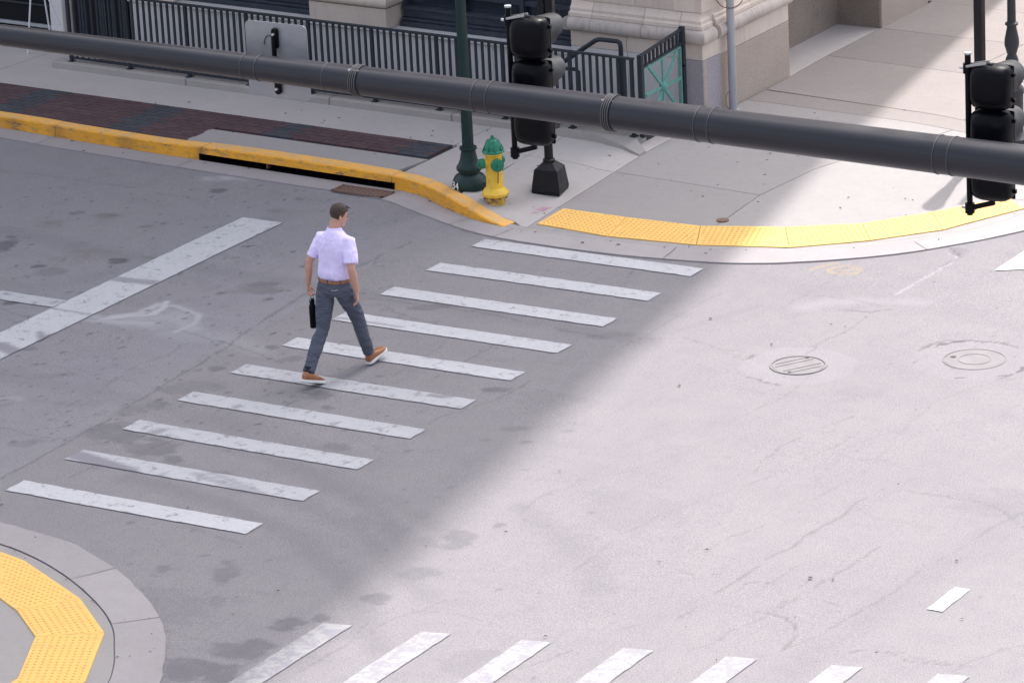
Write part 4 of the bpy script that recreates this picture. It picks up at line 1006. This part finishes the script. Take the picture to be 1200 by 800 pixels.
# ------------------------------------------------------------------ mast arm with signals and sign
AY=-12.0
def ap(px,py,Y=AY):
    d=ray(px,py); t=(Y-CAM[1])/d[1]; p=CAM+d*t; return Vector(map(float,p))
pL=ap(0,41);pR=ap(1200,193.5)
dA=(pR-pL).normalized()
def arm_at(px):   # point of the arm axis seen at this picture column
    lo,hi=-3.,12.
    for _ in range(50):
        mi_=(lo+hi)/2; p=pL+dA*mi_; q=np.array(p)-CAM; x=600+FPX*(q@RT)/(q@FW)
        if x<px: lo=mi_
        else: hi=mi_
    return lo
armL=arm_at(1200)
_rs=[arm_at(p) for p in (0,290,420,600,900,1200)]
rad=lambda s: float(np.interp(s,_rs,[.083,.0965,.108,.121,.128,.137])) if 0<=s<=armL else (.083+.012*s if s<0 else .137+.008*(s-armL))
arm=empty('signal_mast_arm',tuple(pL),'long dark tapered steel mast arm crossing in front of the street','mast arm')
S0,S1=-3.2,armL+4.4
def tubeseg(s0,s1,name,mat,extra=0,n=40,bulge=None):
    return obj(name,MB().tube([dA*s0,dA*((s0+s1)/2),dA*s1],[rad(s0)+extra,rad((s0+s1)/2)+extra,rad(s1)+extra],n).mesh(name,M[mat],True),arm)
j1=arm_at(421);j2=arm_at(718)
def longtube(s0,s1,extra):
    ss=[s0+(s1-s0)*k/8 for k in range(9)]; return obj('tube_section',MB().tube([dA*q for q in ss],[rad(q)+extra for q in ss],40).mesh('tube_section',M['arm'],True),arm)
longtube(S0,j1-.02,0); longtube(j1+.03,j2-.02,0); longtube(j2+.03,S1,0)
for c0 in (j1,j2):
    j=tubeseg(c0-.025,c0+.035,'joint_sleeve','arm',.006)
    for o_ in (-.028,-.012,.006,.024): obj('joint_ring',MB().tube([dA*(c0+o_),dA*(c0+o_+.008)],rad(c0)+.012,40).mesh('joint_ring',M['seam'],True),j)
    obj('clamp_screw',MB().bar(dA*(c0-.05)+Vector((0,-.06,rad(c0)*.8)),dA*(c0+.04)+Vector((0,-.06,rad(c0)*.8)),.018,.02).mesh('clamp_screw',M['clamp']),j)
for px in (289,306,385,561,578,822,838,1102,1119):
    s=arm_at(px); thin=px==385
    obj('weld_seam',MB().tube([dA*(s-.003),dA*(s+.003)],rad(s)+(.0045 if not thin else .0025),40).mesh('weld_seam',M['seam'],True),arm)
obj('end_cap',MB().tube([dA*(S0-.02),dA*S0],rad(S0)+.004,30).mesh('end_cap',M['arm'],True),arm)
pe=pL+dA*S1
mp=empty('mast_pole',(pe.x+.1,pe.y,.0),'dark steel upright that carries the signal mast arm, beyond the right edge','mast pole')
obj('shaft',MB().lathe([(0,.1),(.2,.1),(.16,6.6),(0,6.62)],32).mesh('mast_shaft',M['arm'],True),mp)
obj('base_plate',MB().box(-.3,.3,-.3,.3,0,.1).mesh('base_plate',M['arm']),mp,bevel=.01)
# signal heads
def signal(px_l,ztop_px,label):
    s=arm_at(px_l); base=pL+dA*s
    t=ap(px_l,ztop_px,AY+.35)
    e=empty('traffic_signal',(t.x,t.y,t.z),label,'traffic signal','three-section traffic signals hung on the mast arm')
    H=.324
    obj('bracket_pole',MB().lathe([(0,-1.15),(.021,-1.15),(.021,0),(0,0)],16).mesh('bracket_pole',M['black'],True),e)
    obj('pole_cap',MB().lathe([(0,-.001),(.026,-.001),(.026,.012),(0,.014)],16).mesh('pole_cap',M['galv'],True),e)
    # brackets top and bottom reach the middle of the head
    for z,ll in ((-.10,0),(-1.10,1)):
        o=obj('bracket_arm',MB().bar((0,0,z),(.19,.0,z+(.035 if not ll else .06)),.03,.035).mesh('bracket_arm',M['black']),e,bevel=.006)
        if not ll:
            for dy in (-.03,.03): obj('bracket_strap',MB().bar((.0,dy,z+.02),(.15,dy,z+.055),.01,.016).mesh('bracket_strap',M['clamp']),o)
        obj('bracket_clamp',MB().lathe([(0,z-.035),(.034,z-.035),(.034,z+.035),(0,z+.035)],12).mesh('bracket_clamp',M['black'],True),e)
        obj('bracket_bolt',MB().lathe([(0,-.05),(.011,-.05),(.011,.06),(0,.06)],6,(-.01,0,z),axis='x').mesh('bracket_bolt',M['boltm']),e)
    obj('arm_clamp',MB().box(-.04,.04,-.30,-.02,-.665,-.62).mesh('arm_clamp',M['black']),e,bevel=.01)
    hx=.168
    for k in range(3):
        zc_=-.22-k*H
        # housing: rounded, bulging back
        rows=[]; mb=MB(); n=24
        for (v,sc) in ((-.085,.45),(-.078,.68),(-.055,.87),(-.02,.97),(.02,1.0),(.055,1.0)):
            ring_=[]
            for j in range(n):
                tt=2*math.pi*j/n; c_,s_=math.cos(tt),math.sin(tt); pw=.6 if sc<.9 else (.42 if sc<.95 else .22)
                ring_.append((hx+math.copysign(abs(c_)**max(pw,.72),c_)*.15*sc,v,zc_+math.copysign(abs(s_)**min(pw,.45),s_)*(H/2-.002)*(sc if sc<.9 else max(sc,.99))))
            rows+=ring_
        fs=[(i*n+j,i*n+(j+1)%n,(i+1)*n+(j+1)%n,(i+1)*n+j) for i in range(5) for j in range(n)]+[tuple(range(n)),tuple(5*n+j for j in range(n))]
        hs_=obj('signal_section',mb.add(rows,fs).mesh('signal_section',M['black'],True),e)
        obj('section_door',MB().box(hx-.148,hx+.148,.056,.078,zc_-H/2+.008,zc_+H/2-.008).mesh('section_door',M['black']),e,bevel=.01)
        for zz in (-.09,.09):
            obj('hinge',MB().box(hx+.144,hx+.166,.035,.06,zc_+zz-.014,zc_+zz+.014).mesh('hinge',M['black']),hs_,bevel=.004)
        # lens
        obj('lens',MB().lathe([(0,.079),(.12,.079),(.1,.09),(0,.098)],24,(hx,0,zc_),axis='y').mesh('lens',[M['glass'],M['glass'],M['glass']][k],True),e)
        # cutaway visor : shell of a half tube, long on top
        mb=MB(); n=28; R0=.14
        for rr in (R0,R0-.006):
            pass
        vs=[];
        for j in range(n+1):
            tt=-.35+ (math.pi+.7)*j/n
            up_=max(0,math.sin(tt)); ln_=.08+.2*(up_**.5) if up_>0 else .08
            for rr in (R0,R0-.005):
                for v in (.079,.079+ln_*.5,.079+ln_): vs.append((hx+rr*math.cos(tt),v,zc_+rr*math.sin(tt)-(v-.079)*.12))
        fs=[]
        for j in range(n):
            a_=j*6;b_=(j+1)*6
            for c in (0,1): fs.append((a_+c,a_+c+1,b_+c+1,b_+c)); fs.append((a_+3+c,b_+3+c,b_+4+c,a_+4+c))
            fs.append((a_+2,a_+5,b_+5,b_+2))
        obj('visor',mb.add(vs,fs).mesh('visor',M['visor'],True),e)
    return e
signal(595,8.5,'traffic signal seen from behind in front of the black pedestal pole')
signal(1134,63.5,'traffic signal seen from behind over the yellow tactile strip at right')
# sign plate, seen from its back
t=ap(325.5,71,AY+.22); W2,H2=.282,.292
sg=empty('sign_plate',(t.x,t.y,t.z),'bare aluminium back of a square sign clamped to the mast arm','road sign')
pts=[];r_=.045
for cx_,cz_,a0 in ((W2-r_,H2-r_,0),(-W2+r_,H2-r_,90),(-W2+r_,-H2+r_,180),(W2-r_,-H2+r_,270)):
    for k in range(7): tt=math.radians(a0+k*15); pts.append((cx_+r_*math.cos(tt),cz_+r_*math.sin(tt)))
n=len(pts); mb=MB().add([(x,0,z) for x,z in pts]+[(x,.004,z) for x,z in pts],[tuple(range(n)),tuple(range(n,2*n))[::-1]]+[(i,(i+1)%n,n+(i+1)%n,n+i) for i in range(n)])
obj('plate',mb.mesh('plate',M['alu']),sg)
def capsule(z0,z1,w_,y0,y1):
    P=[];n_=8
    for k in range(n_+1): tt=math.pi*k/n_; P.append((w_*math.cos(tt),z1+w_*math.sin(tt)))
    for k in range(n_+1): tt=math.pi+math.pi*k/n_; P.append((w_*math.cos(tt),z0+w_*math.sin(tt)))
    m_=len(P); return MB().add([(x,y0,z) for x,z in P]+[(x,y1,z) for x,z in P],[tuple(range(m_)),tuple(range(m_,2*m_))[::-1]]+[(i,(i+1)%m_,m_+(i+1)%m_,m_+i) for i in range(m_)])
for z_a,z_b in ((.12,.23),(-.235,-.15)):
    b_=obj('bracket',capsule(z_a,z_b,.026,-.03,-.001).mesh('bracket',M['black']),sg,bevel=.004)
    obj('bolt',MB().lathe([(0,-.05),(.011,-.05),(.011,-.03),(0,-.03)],6,(0,0,.21 if z_a>0 else -.215),axis='y').mesh('bolt',M['boltm']),b_)
obj('strap',MB().tube([(0,-.035,.2),(.002,-.04,.12),(.006,-.045,.03)],.019,8,ref=(1,0,0)).mesh('strap',M['black'],True),sg)
CPt=[(-.06+.05*math.cos(tt),-.006,.12+.07*math.sin(tt)) for tt in np.linspace(1.2,3.2,8)]
obj('wire',MB().tube(CPt,.004,5).mesh('wire',M['seam'],True),sg)

# ------------------------------------------------------------------ the walking man
skin=Mat('skin',(.56,.31,.235),.5); skin.mix(skin.noise(14,3,.6,vec=skin.vec(True),a=0,b=.5),(.5,.25,.19)); skin.b.inputs['Subsurface Weight'].default_value=.08; skin.b.inputs['Subsurface Radius'].default_value=(.01,.004,.002); M['skin']=skin.m
h_=Mat('hair',(.03,.019,.014),.6); h_.mix(h_.noise(120,3,.7,vec=h_.vec(True,(1,1,.3)),a=0,b=.7),(.075,.045,.032)); h_.mix(h_.attr('fade'),(.13,.08,.06)); h_.bump(h_.noise(160,2,.7,vec=h_.vec(True,(1,1,.3))),.6,.004); M['hair']=h_.m
s_=Mat('lavender_cloth',(.77,.68,1.),.85,spec=.2); s_.mix(s_.noise(7,3,.6,vec=s_.vec(True,(1,1,.6)),a=0,b=.2),(.82,.74,1.)); s_.bump(s_.noise(6,3,.5,vec=s_.vec(True,(1.5,1.5,.4)),dist=.7),.4,.035); s_.bump(s_.noise(14,2,.5,vec=s_.vec(True,(1.4,.8,.5)),dist=.6),.12,.012); s_.bump(s_.noise(500,2,.5,vec=s_.vec(True)),.15,.001); M['shirt']=s_.m
t_=Mat('slate_cloth',(.085,.092,.125),.85,spec=.2); t_.mix(t_.noise(5,4,.6,vec=t_.vec(True,(1,1,.5)),a=0,b=.6),(.12,.135,.18)); t_.bump(t_.noise(8,3,.55,vec=t_.vec(True,(.6,.6,1.5)),dist=.9),.6,.035); M['trouser']=t_.m
b_=Mat('brown_belt_leather',(.25,.1,.05),.5); b_.mix(b_.noise(30,3,.6,vec=b_.vec(True),a=0,b=.6),(.38,.2,.12)); M['belt']=b_.m
b_=Mat('tan_leather',(.28,.1,.042),.5); b_.mix(b_.noise(16,4,.6,vec=b_.vec(True),a=0,b=.7),(.42,.18,.09)); M['leather']=b_.m
M['sole']=Mat('white_rubber',(.72,.7,.7),.6).m; M['sock']=Mat('dark_sock',(.02,.02,.035),.9).m; M['eye']=Mat('eye',(.05,.04,.035),.3).m; M['lip']=Mat('lip',(.4,.16,.13),.5).m
man=empty('person',(1.08,-4.46,.0),'man in lavender polo shirt and grey trousers walking over the crosswalk','person')
man.scale=(1.005,1.005,1.005)
def organic(name,mb,mat,voxel,parent,smooth=6,disp=None):
    me=mb.mesh(name,mat); o=obj(name,me,parent)
    r=o.modifiers.new('fuse','REMESH'); r.mode='VOXEL'; r.voxel_size=voxel; r.use_smooth_shade=True
    s=o.modifiers.new('smooth','SMOOTH'); s.factor=.6; s.iterations=smooth
    if disp:
        tx=bpy.data.textures.new(name+'_folds','CLOUDS'); tx.noise_scale=disp[0]; tx.noise_depth=2
        d=o.modifiers.new('folds','DISPLACE'); d.texture=tx; d.strength=disp[1]; d.mid_level=.5; d.texture_coords='LOCAL'
    return o
TORS=Matrix.Rotation(math.radians(-6.5),4,'X')   # forward lean about the hips
def lean(p): q=TORS@Vector((p[0],p[1],p[2]-.95)); return Vector((q.x,q.y,q.z+.95))
def sell(mb,rows,n=28,pw=1.,f=lean,twist=None):
    vs=[]
    for (z,rx,ry,cy,*r) in rows:
        tw=(twist or (lambda z:0))(z)
        for j in range(n):
            t=2*math.pi*j/n; x=rx*math.copysign(abs(math.cos(t))**pw,math.cos(t)); y=ry*math.copysign(abs(math.sin(t))**pw,math.sin(t))
            x,y=x*math.cos(tw)-y*math.sin(tw),x*math.sin(tw)+y*math.cos(tw)
            vs.append(f((x,cy+y,z)))
    k=len(rows)
    fs=[(i*n+j,i*n+(j+1)%n,(i+1)*n+(j+1)%n,(i+1)*n+j) for i in range(k-1) for j in range(n)]+[tuple(range(n))[::-1],tuple((k-1)*n+j for j in range(n))]
    return mb.add(vs,fs)
tw=lambda z:-.10*float(sstep(1.0,1.4,z))       # left shoulder a little forward
# joints
SHR,ELR,WRR=lean((.168,-.015,1.41)),Vector((.245,-.055,1.15)),Vector((.255,-.0,.905))
SHL,ELL,WRL=lean((-.168,.02,1.41)),Vector((-.275,-.02,1.16)),Vector((-.30,-.03,.915))
HR,KR,AR=Vector((.09,.0,.93)),Vector((.095,.235,.525)),Vector((.075,.405,.125))
HL,KL,AL=Vector((-.09,-.01,.93)),Vector((-.095,-.135,.50)),Vector((-.075,-.445,.165))
HEADM=Matrix.Translation(lean((.008,.018,1.535)))@Matrix.Rotation(math.radians(-33),4,'Z')@Matrix.Rotation(math.radians(-15),4,'X')@Matrix.Scale(.91,4)
HP=[(-.0,.026,.082,.035),(.015,.042,.09,.0),(.04,.054,.09,-.035),(.07,.063,.09,-.062),(.10,.069,.092,-.083),(.13,.074,.094,-.096),(.16,.076,.094,-.1),(.185,.073,.087,-.095),(.205,.064,.073,-.082),(.222,.047,.05,-.06),(.232,.026,.02,-.035),(.236,.008,.0,-.015)]
def hp(z):
    zs=[r[0] for r in HP]; return [float(np.interp(z,zs,[r[i] for r in HP])) for i in (1,2,3)]
def headpt(z,t,off=0):
    rx,yf,yb_=hp(z); cy=(yf+yb_)/2; ry=(yf-yb_)/2
    return ((rx+off)*math.cos(t),cy+(ry+off)*math.sin(t),z)
body=MB()
# trunk and legs under the clothes, one surface with arms, neck and head
sell(body,[(.86,.13,.09,0),(.95,.145,.1,0),(1.08,.135,.095,0),(1.22,.15,.1,0),(1.36,.165,.1,0),(1.44,.14,.08,0),(1.49,.075,.06,-.01)])
for H_,K_,A_ in ((HR,KR,AR),(HL,KL,AL)): body.tube([H_,H_.lerp(K_,.5),K_,K_.lerp(A_,.35),A_],[.08,.07,.052,.05,.036],14)
body.tube([lean((0,-.02,1.44)),lean((.0,-.005,1.52)),HEADM@Vector((0,-.02,.03)),HEADM@Vector((0,-.015,.09))],[.066,.058,.056,.058],18)
n=26; vs=[]
for r in HP:
    for j in range(n): vs.append(HEADM@Vector(headpt(r[0],2*math.pi*j/n)))
body.add(vs,[(i*n+j,i*n+(j+1)%n,(i+1)*n+(j+1)%n,(i+1)*n+j) for i in range(len(HP)-1) for j in range(n)]+[tuple(range(n))[::-1],tuple((len(HP)-1)*n+j for j in range(n))])
body.tube([HEADM@Vector((0,.088,.125)),HEADM@Vector((0,.102,.10)),HEADM@Vector((0,.112,.083)),HEADM@Vector((0,.09,.074))],[.008,.011,.014,.01],8)   # nose
for sx_ in (-1,1):
    body.tube([HEADM@Vector((sx_*.070,-.012,.068)),HEADM@Vector((sx_*.081,-.016,.085)),HEADM@Vector((sx_*.086,-.02,.105)),HEADM@Vector((sx_*.079,-.01,.125))],[.008,.013,.017,.008],10,r2=[.006,.007,.007,.005],ref=(0,1,0))   # ears
def hand(mb,wr,fw_dir,side_in,curl,thumbc):
    d=fw_dir.normalized(); pin=(side_in-d*side_in.dot(d)).normalized()      # d: down the hand, pin: palm normal (inwards)
    f=d.cross(pin); 
    if f.y<0: f=-f                                                            # f points forward, to the thumb side
    c=wr+d*.0
    mb.tube([c-d*.03,c+d*.005,c+d*.04,c+d*.085,c+d*.098],[.024,.026,.036,.041,.036],14,ref=tuple(f),r2=[.02,.017,.0165,.0145,.01])
    L=[.072,.08,.074,.058]
    for i in range(4):
        o=f*(.0285-.0195*i); base=c+d*(.085+(.004 if i in(1,2) else -.004))+o; ang=0; p=base; pts=[base-d*.015,base]; rr=[.0092,.0092]
        for k,fr_ in enumerate((.45,.3,.25)):
            ang+=curl*(.55+.12*i)*(1.15 if k==1 else .8); dd=d*math.cos(ang)+pin*math.sin(ang); p=p+dd*L[i]*fr_; pts.append(p); rr.append(.0086-.0006*k)
        mb.tube(pts,rr,8)
    tb=c+d*.028+f*.03; t1=tb+(d*.7+f*.6+pin*.25).normalized()*.034; t2=t1+(d*.85+f*.15*(1-thumbc)+pin*(.35+thumbc)).normalized()*.028; t3=t2+(d*.8+pin*(.45+thumbc)-f*.15).normalized()*.022
    mb.tube([tb-f*.012-d*.01,tb,t1,t2,t3],[.013,.0125,.0108,.0098,.008],8)
    return c,d,pin,f
body.tube([SHR-Vector((.03,0,0)),SHR,SHR.lerp(ELR,.5),ELR,ELR.lerp(WRR,.25),ELR.lerp(WRR,.7),WRR],[.05,.052,.047,.039,.042,.033,.0255],14)
body.tube([SHL+Vector((.03,0,0)),SHL,SHL.lerp(ELL,.5),ELL,ELL.lerp(WRL,.25),ELL.lerp(WRL,.7),WRL],[.05,.052,.047,.039,.042,.033,.0255],14)
hand(body,WRR,Vector((-.05,.12,-1)),Vector((-.85,-.5,0)),.62,.2)
cL,dL,pL_,fL=hand(body,WRL,Vector((.02,.1,-1)),Vector((1,.1,0)),1.55,.5)
bo=organic('body',body,M['skin'],.0052,man,3)
# hair shell
vs=[];fd=[];n=36;m=9
for i in range(m+1):
    for j in range(n):
        t=2*math.pi*j/n; front=math.sin(t); side_=abs(math.cos(t))
        low=.038 if front<-.55 else (.038+(.108-.038)*float(sstep(-.55,-.1,front)) if front<-.1 else .108+(.172-.108)*float(sstep(.1,.6,front)))
        z=low+(.2365-low)*(i/m); off=.002+.007*float(sstep(0,.35,i/m))+.006*float(sstep(.6,1.,i/m))
        p=Vector(headpt(min(z,.236),t,off)); 
        if i/m>.5: p.z+=.012*(i/m-.5)*2+.006*mnoise.noise(p*60)
        vs.append(HEADM@p); fd.append(max(0,.75*(1-float(sstep(.02,.5,i/m)))))
mb=MB().add(vs,[(i*n+j,i*n+(j+1)%n,(i+1)*n+(j+1)%n,(i+1)*n+j) for i in range(m) for j in range(n)]+[tuple(m*n+j for j in range(n))])
me=mb.mesh('hair',M['hair'],True); at=me.attributes.new('fade','FLOAT','POINT'); at.data.foreach_set('value',fd); hr_=obj('hair',me,man)
# a short front tuft
body2=MB()
for k in range(12):
    a_=-.045+.0082*k; p=Vector((a_,.062+.012*math.cos(a_*30),.2)); body2.tube([HEADM@(p+Vector((0,-.02,.01))),HEADM@(p+Vector((0,.01,.02))),HEADM@(p+Vector((0,.03,.013)))],[.009,.008,.003],6)
obj('fringe',body2.mesh('fringe',M['hair'],True),man)
for sx_ in (-1,1):
    mb=MB().lathe([(0,-.008),(.008,-.006),(.0105,0),(.008,.006),(0,.008)],12); me=mb.mesh('eye',M['eye'],True); me.transform(HEADM@Matrix.Translation((sx_*.03,.083,.113))); obj('eye',me,man)
    me=MB().tube([(sx_*.016,.091,.132),(sx_*.03,.09,.137),(sx_*.045,.08,.132)],.004,6).mesh('eyebrow',M['hair'],True); me.transform(HEADM); obj('eyebrow',me,man)
me=MB().tube([(-.022,.084,.047),(0,.093,.049),(.022,.084,.047)],[.002,.005,.002],8).mesh('mouth',M['lip'],True); me.transform(HEADM); obj('mouth',me,man)
# shirt
sh=MB()
sell(sh,[(1.0,.154,.112,0),(1.025,.168,.128,0),(1.06,.173,.133,-.004),(1.13,.163,.124,-.006),(1.22,.171,.126,-.006),(1.32,.184,.128,-.008),(1.385,.183,.122,-.01),(1.43,.166,.108,-.012),(1.465,.122,.09,-.014),(1.492,.092,.078,-.014),(1.505,.072,.07,-.012)],pw=.92,twist=tw)
for S_,E_,sg_ in ((SHR,ELR,1),(SHL,ELL,-1)):
    a_=S_+Vector((-.05*sg_,0,.005)); e1=S_.lerp(E_,.80)
    sh.tube([a_,S_+Vector((.005*sg_,0,0)),S_.lerp(E_,.4)+Vector((.008*sg_,0,0)),e1],[.05,.059,.061,.062],20,r2=[.06,.068,.071,.073],ref=(1,0,0))
shirt=organic('shirt',sh,M['shirt'],.008,man,4,(.11,.026))
# collar
cl=[]; n=26; vs=[]
for i,(rr,z,dy) in enumerate(((.071,1.488,-.012),(.066,1.525,-.010),(.071,1.527,-.010),(.083,1.49,-.013),(.079,1.485,-.012))):
    for j in range(n):
        t=math.radians(115)+math.radians(310)*j/(n-1); vs.append(lean((rr*math.cos(t),dy+rr*1.02*math.sin(t)+0,z+.004*math.sin(t*1.)*0-.012*max(0,math.sin(t)))))
fs=[(i*n+j,i*n+j+1,((i+1)%5)*n+j+1,((i+1)%5)*n+j) for i in range(5) for j in range(n-1)]
obj('collar',MB().add(vs,fs).mesh('collar',M['shirt'],True),shirt)
me=MB().add([lean((-.008,-.083,1.455)),lean((.008,-.083,1.455)),lean((0,-.083,1.47))],[(0,1,2)]).mesh('collar_mark',M['trouser'])
# trousers
tr=MB()
sell(tr,[(.86,.155,.118,-.012),(.90,.168,.128,-.015),(.95,.167,.124,-.012),(.99,.160,.117,-.004),(1.018,.156,.112,0)],f=lambda p:Vector(p))
for H_,K_,A_,sg_ in ((HR,KR,AR,1),(HL,KL,AL,-1)):
    tr.tube([H_+Vector((-.012*sg_,-.01,.02)),H_.lerp(K_,.2)+Vector((0,-.015,0)),H_.lerp(K_,.55),K_,K_.lerp(A_,.35)+Vector((0,-.012,0)),K_.lerp(A_,.8),A_+(A_-K_).normalized()*-.005],[.098,.096,.083,.068,.068,.060,.058],20)
tro=organic('trousers',tr,M['trouser'],.008,man,4,(.08,.022))
for sg_ in(-1,1):   # back pockets
    obj('pocket_edge',MB().tube([(sg_*.05,-.142,.935),(sg_*.085,-.139,.938),(sg_*.118,-.122,.945)],.004,6).mesh('pocket_edge',M['galv' ] if sg_>0 else M['trouser'],True),tro)
# belt
bl=MB(); n=40; vs=[]
for z,g_ in ((.992,0),(.992,.006),(1.026,.006),(1.026,0)):
    for j in range(n):
        t=2*math.pi*j/n; vs.append(((.165+g_)*math.cos(t),(.121+g_)*math.sin(t)-.002,z))
obj('belt',bl.add(vs,[(i*n+j,i*n+(j+1)%n,((i+1)%4)*n+(j+1)%n,((i+1)%4)*n+j) for i in range(4) for j in range(n)]).mesh('belt',M['belt'],True),man,bevel=0)
for t in (-2.4,-1.57,-.74): 
    obj('belt_loop',MB().bar((.172*math.cos(t),.128*math.sin(t)-.002,.985),(.172*math.cos(t),.128*math.sin(t)-.002,1.032),.012,.006,(math.cos(t),math.sin(t),0)).mesh('belt_loop',M['trouser']),man)
# shoes
def shoe(ank,pitch,yaw,drop):
    Mx=Matrix.Translation(ank)@Matrix.Rotation(yaw,4,'Z')@Matrix.Rotation(pitch,4,'X')@Matrix.Translation((0,0,-drop))
    rows=[(-.088,.016,.030,.062),(-.082,.028,.022,.085),(-.065,.036,.02,.112),(-.03,.040,.02,.118),(.01,.041,.02,.108),(.05,.044,.02,.088),(.09,.049,.02,.072),(.13,.051,.02,.062),(.165,.046,.02,.053),(.188,.033,.022,.045),(.2,.014,.026,.036)]
    n=18; vs=[]
    for y,rx,z0,z1 in rows:
        for j in range(n):
            t=2*math.pi*j/n; c_,s_=math.cos(t),math.sin(t); z=(z0+z1)/2+(z1-z0)/2*math.copysign(abs(s_)**(.55 if s_<0 else .9),s_); vs.append(Mx@Vector((rx*math.copysign(abs(c_)**.8,c_),y,z)))
    k=len(rows)
    s=obj('shoe',MB().add(vs,[(i*n+j,i*n+(j+1)%n,(i+1)*n+(j+1)%n,(i+1)*n+j) for i in range(k-1) for j in range(n)]+[tuple(range(n)),tuple((k-1)*n+j for j in range(n))]).mesh('shoe',M['leather'],True),man)
    out=[(-.0,-.098),(.026,-.09),(.042,-.06),(.044,-.02),(.044,.03),(.05,.08),(.056,.12),(.053,.16),(.04,.192),(.015,.21)]
    P=out+[(-x,y) for x,y in out[::-1][:-1]]
    mb=MB().prism(P,0,.028); me=mb.mesh('sole',M['sole']); me.transform(Mx); obj('sole',me,s,bevel=.005)
    me=MB().prism([(x*.86,y*.95) for x,y in P],-.004,.003).mesh('outsole',M['sock']); me.transform(Mx); obj('outsole',me,s)
    for q in range(4):
        yy=.03+.022*q; zz=float(np.interp(yy,[r[0] for r in rows],[r[3] for r in rows]))+.0; me=MB().tube([(-.018,yy,zz-.004),(0,yy,zz+.003),(.018,yy,zz-.004)],.0028,6).mesh('lace',M['belt'],True); me.transform(Mx); obj('lace',me,s)
    me=MB().lathe([(0,.085),(.036,.085),(.038,.12),(.04,.16),(0,.16)],14,(0,-.035,0)).mesh('sock',M['sock'],True); me.transform(Mx); obj('sock',me,man)
    return Mx
# front (right) foot lands on its heel, toe up; rear (left) foot rolls over its ball
def place_shoe(ank_xy,pitch,yaw):
    R=Matrix.Rotation(yaw,4,'Z')@Matrix.Rotation(pitch,4,'X')
    lo=min((R@Vector((x,y,-.004))).z for x in (-.04,.04) for y in (-.09,.15,.2))
    return R,-lo
for (A_,p_,y_) in ((AR,math.radians(15),math.radians(-4)),(AL,math.radians(-17),math.radians(-10))):
    R,up_=place_shoe(A_,p_,y_)
    # bring the ankle of the shoe (0,-.035,.11) to the leg end
    off=R@Vector((0,-.035,.12)); base=Vector((A_.x-off.x,A_.y-off.y,up_+.006))
    shoe(base,p_,y_,0)
# bottle hanging from the left hand by its loop
gripL=cL+dL*.108+pL_*.022
gw=man.matrix_basis@Vector(gripL) if False else Vector((1.08,-4.46,0))+Vector(gripL)*1.005
bt=empty('drinks_bottle',(gw.x,gw.y,gw.z-.335),"slim black drinks bottle carried by its loop in the man's left hand",'bottle')
obj('bottle_body',MB().lathe([(0,0),(.033,0),(.036,.005),(.036,.205),(.034,.225),(.024,.25),(.022,.262),(0,.262)],24).mesh('bottle_body',M['black'],True),bt)
obj('lid',MB().lathe([(0,.26),(.026,.26),(.027,.265),(.027,.292),(.022,.3),(0,.3)],20).mesh('bottle_lid',M['black'],True),bt)
obj('carry_loop',MB().tube([(0,-.026,.285),(0,-.028,.315),(0,-.015,.338),(0,.015,.338),(0,.028,.315),(0,.026,.285)],.0045,8).mesh('carry_loop',M['galv'],True),bt)

# litter blown along the gutters: dry flakes nobody could count
mb=MB(); rs2=np.random.RandomState(11)
def flake(x,y,z):
    a_=rs2.uniform(0,6.28); l=rs2.uniform(.008,.03); w_=l*rs2.uniform(.3,.6); c,s__=math.cos(a_),math.sin(a_)
    q=[(l,0,.002),(0,w_,.009),(-l,0,.003),(0,-w_,.004)]
    mb.add([(x+p[0]*c-p[1]*s__,y+p[0]*s__+p[1]*c,z+p[2]) for p in q],[(0,1,2),(0,2,3)])
for i in range(260):
    k=rs2.randint(0,len(Kf)); x,y=Kf[k]
    if -9<x<5.3 and y<4: t=abs(rs2.normal(0,.09))+.01; flake(x-KN[k][0]*t,y-KN[k][1]*t,.02)
for i in range(170):
    k=rs2.randint(0,len(NKf)); x,y=NKf[k]
    if -1<x<4.2 and y>-13: t=rs2.normal(0,.05); n_=NN[k]; flake(x-n_[0]*t,y-n_[1]*t,.02)
for i in range(150):
    x=rs2.uniform(-8.5,4.5); y=rs2.uniform(1.9,6)
    if float(segdist(np.array(x),np.array(y),K))>.3 and y<3.3 or x>.3: flake(x,y,float(hwalk(np.array(x),np.array(y)))+.002)
for i in range(60):
    x,y=gp(rs2.uniform(0,1200),rs2.uniform(260,790)); flake(x,y,.012)
m=Mat('dry_litter',(.13,.09,.065),.9); m.mix(m.noise(3,2,.5,a=0,b=.8),(.05,.045,.045)); obj('leaf_litter',mb.mesh('leaf_litter',m.m),kind='stuff')
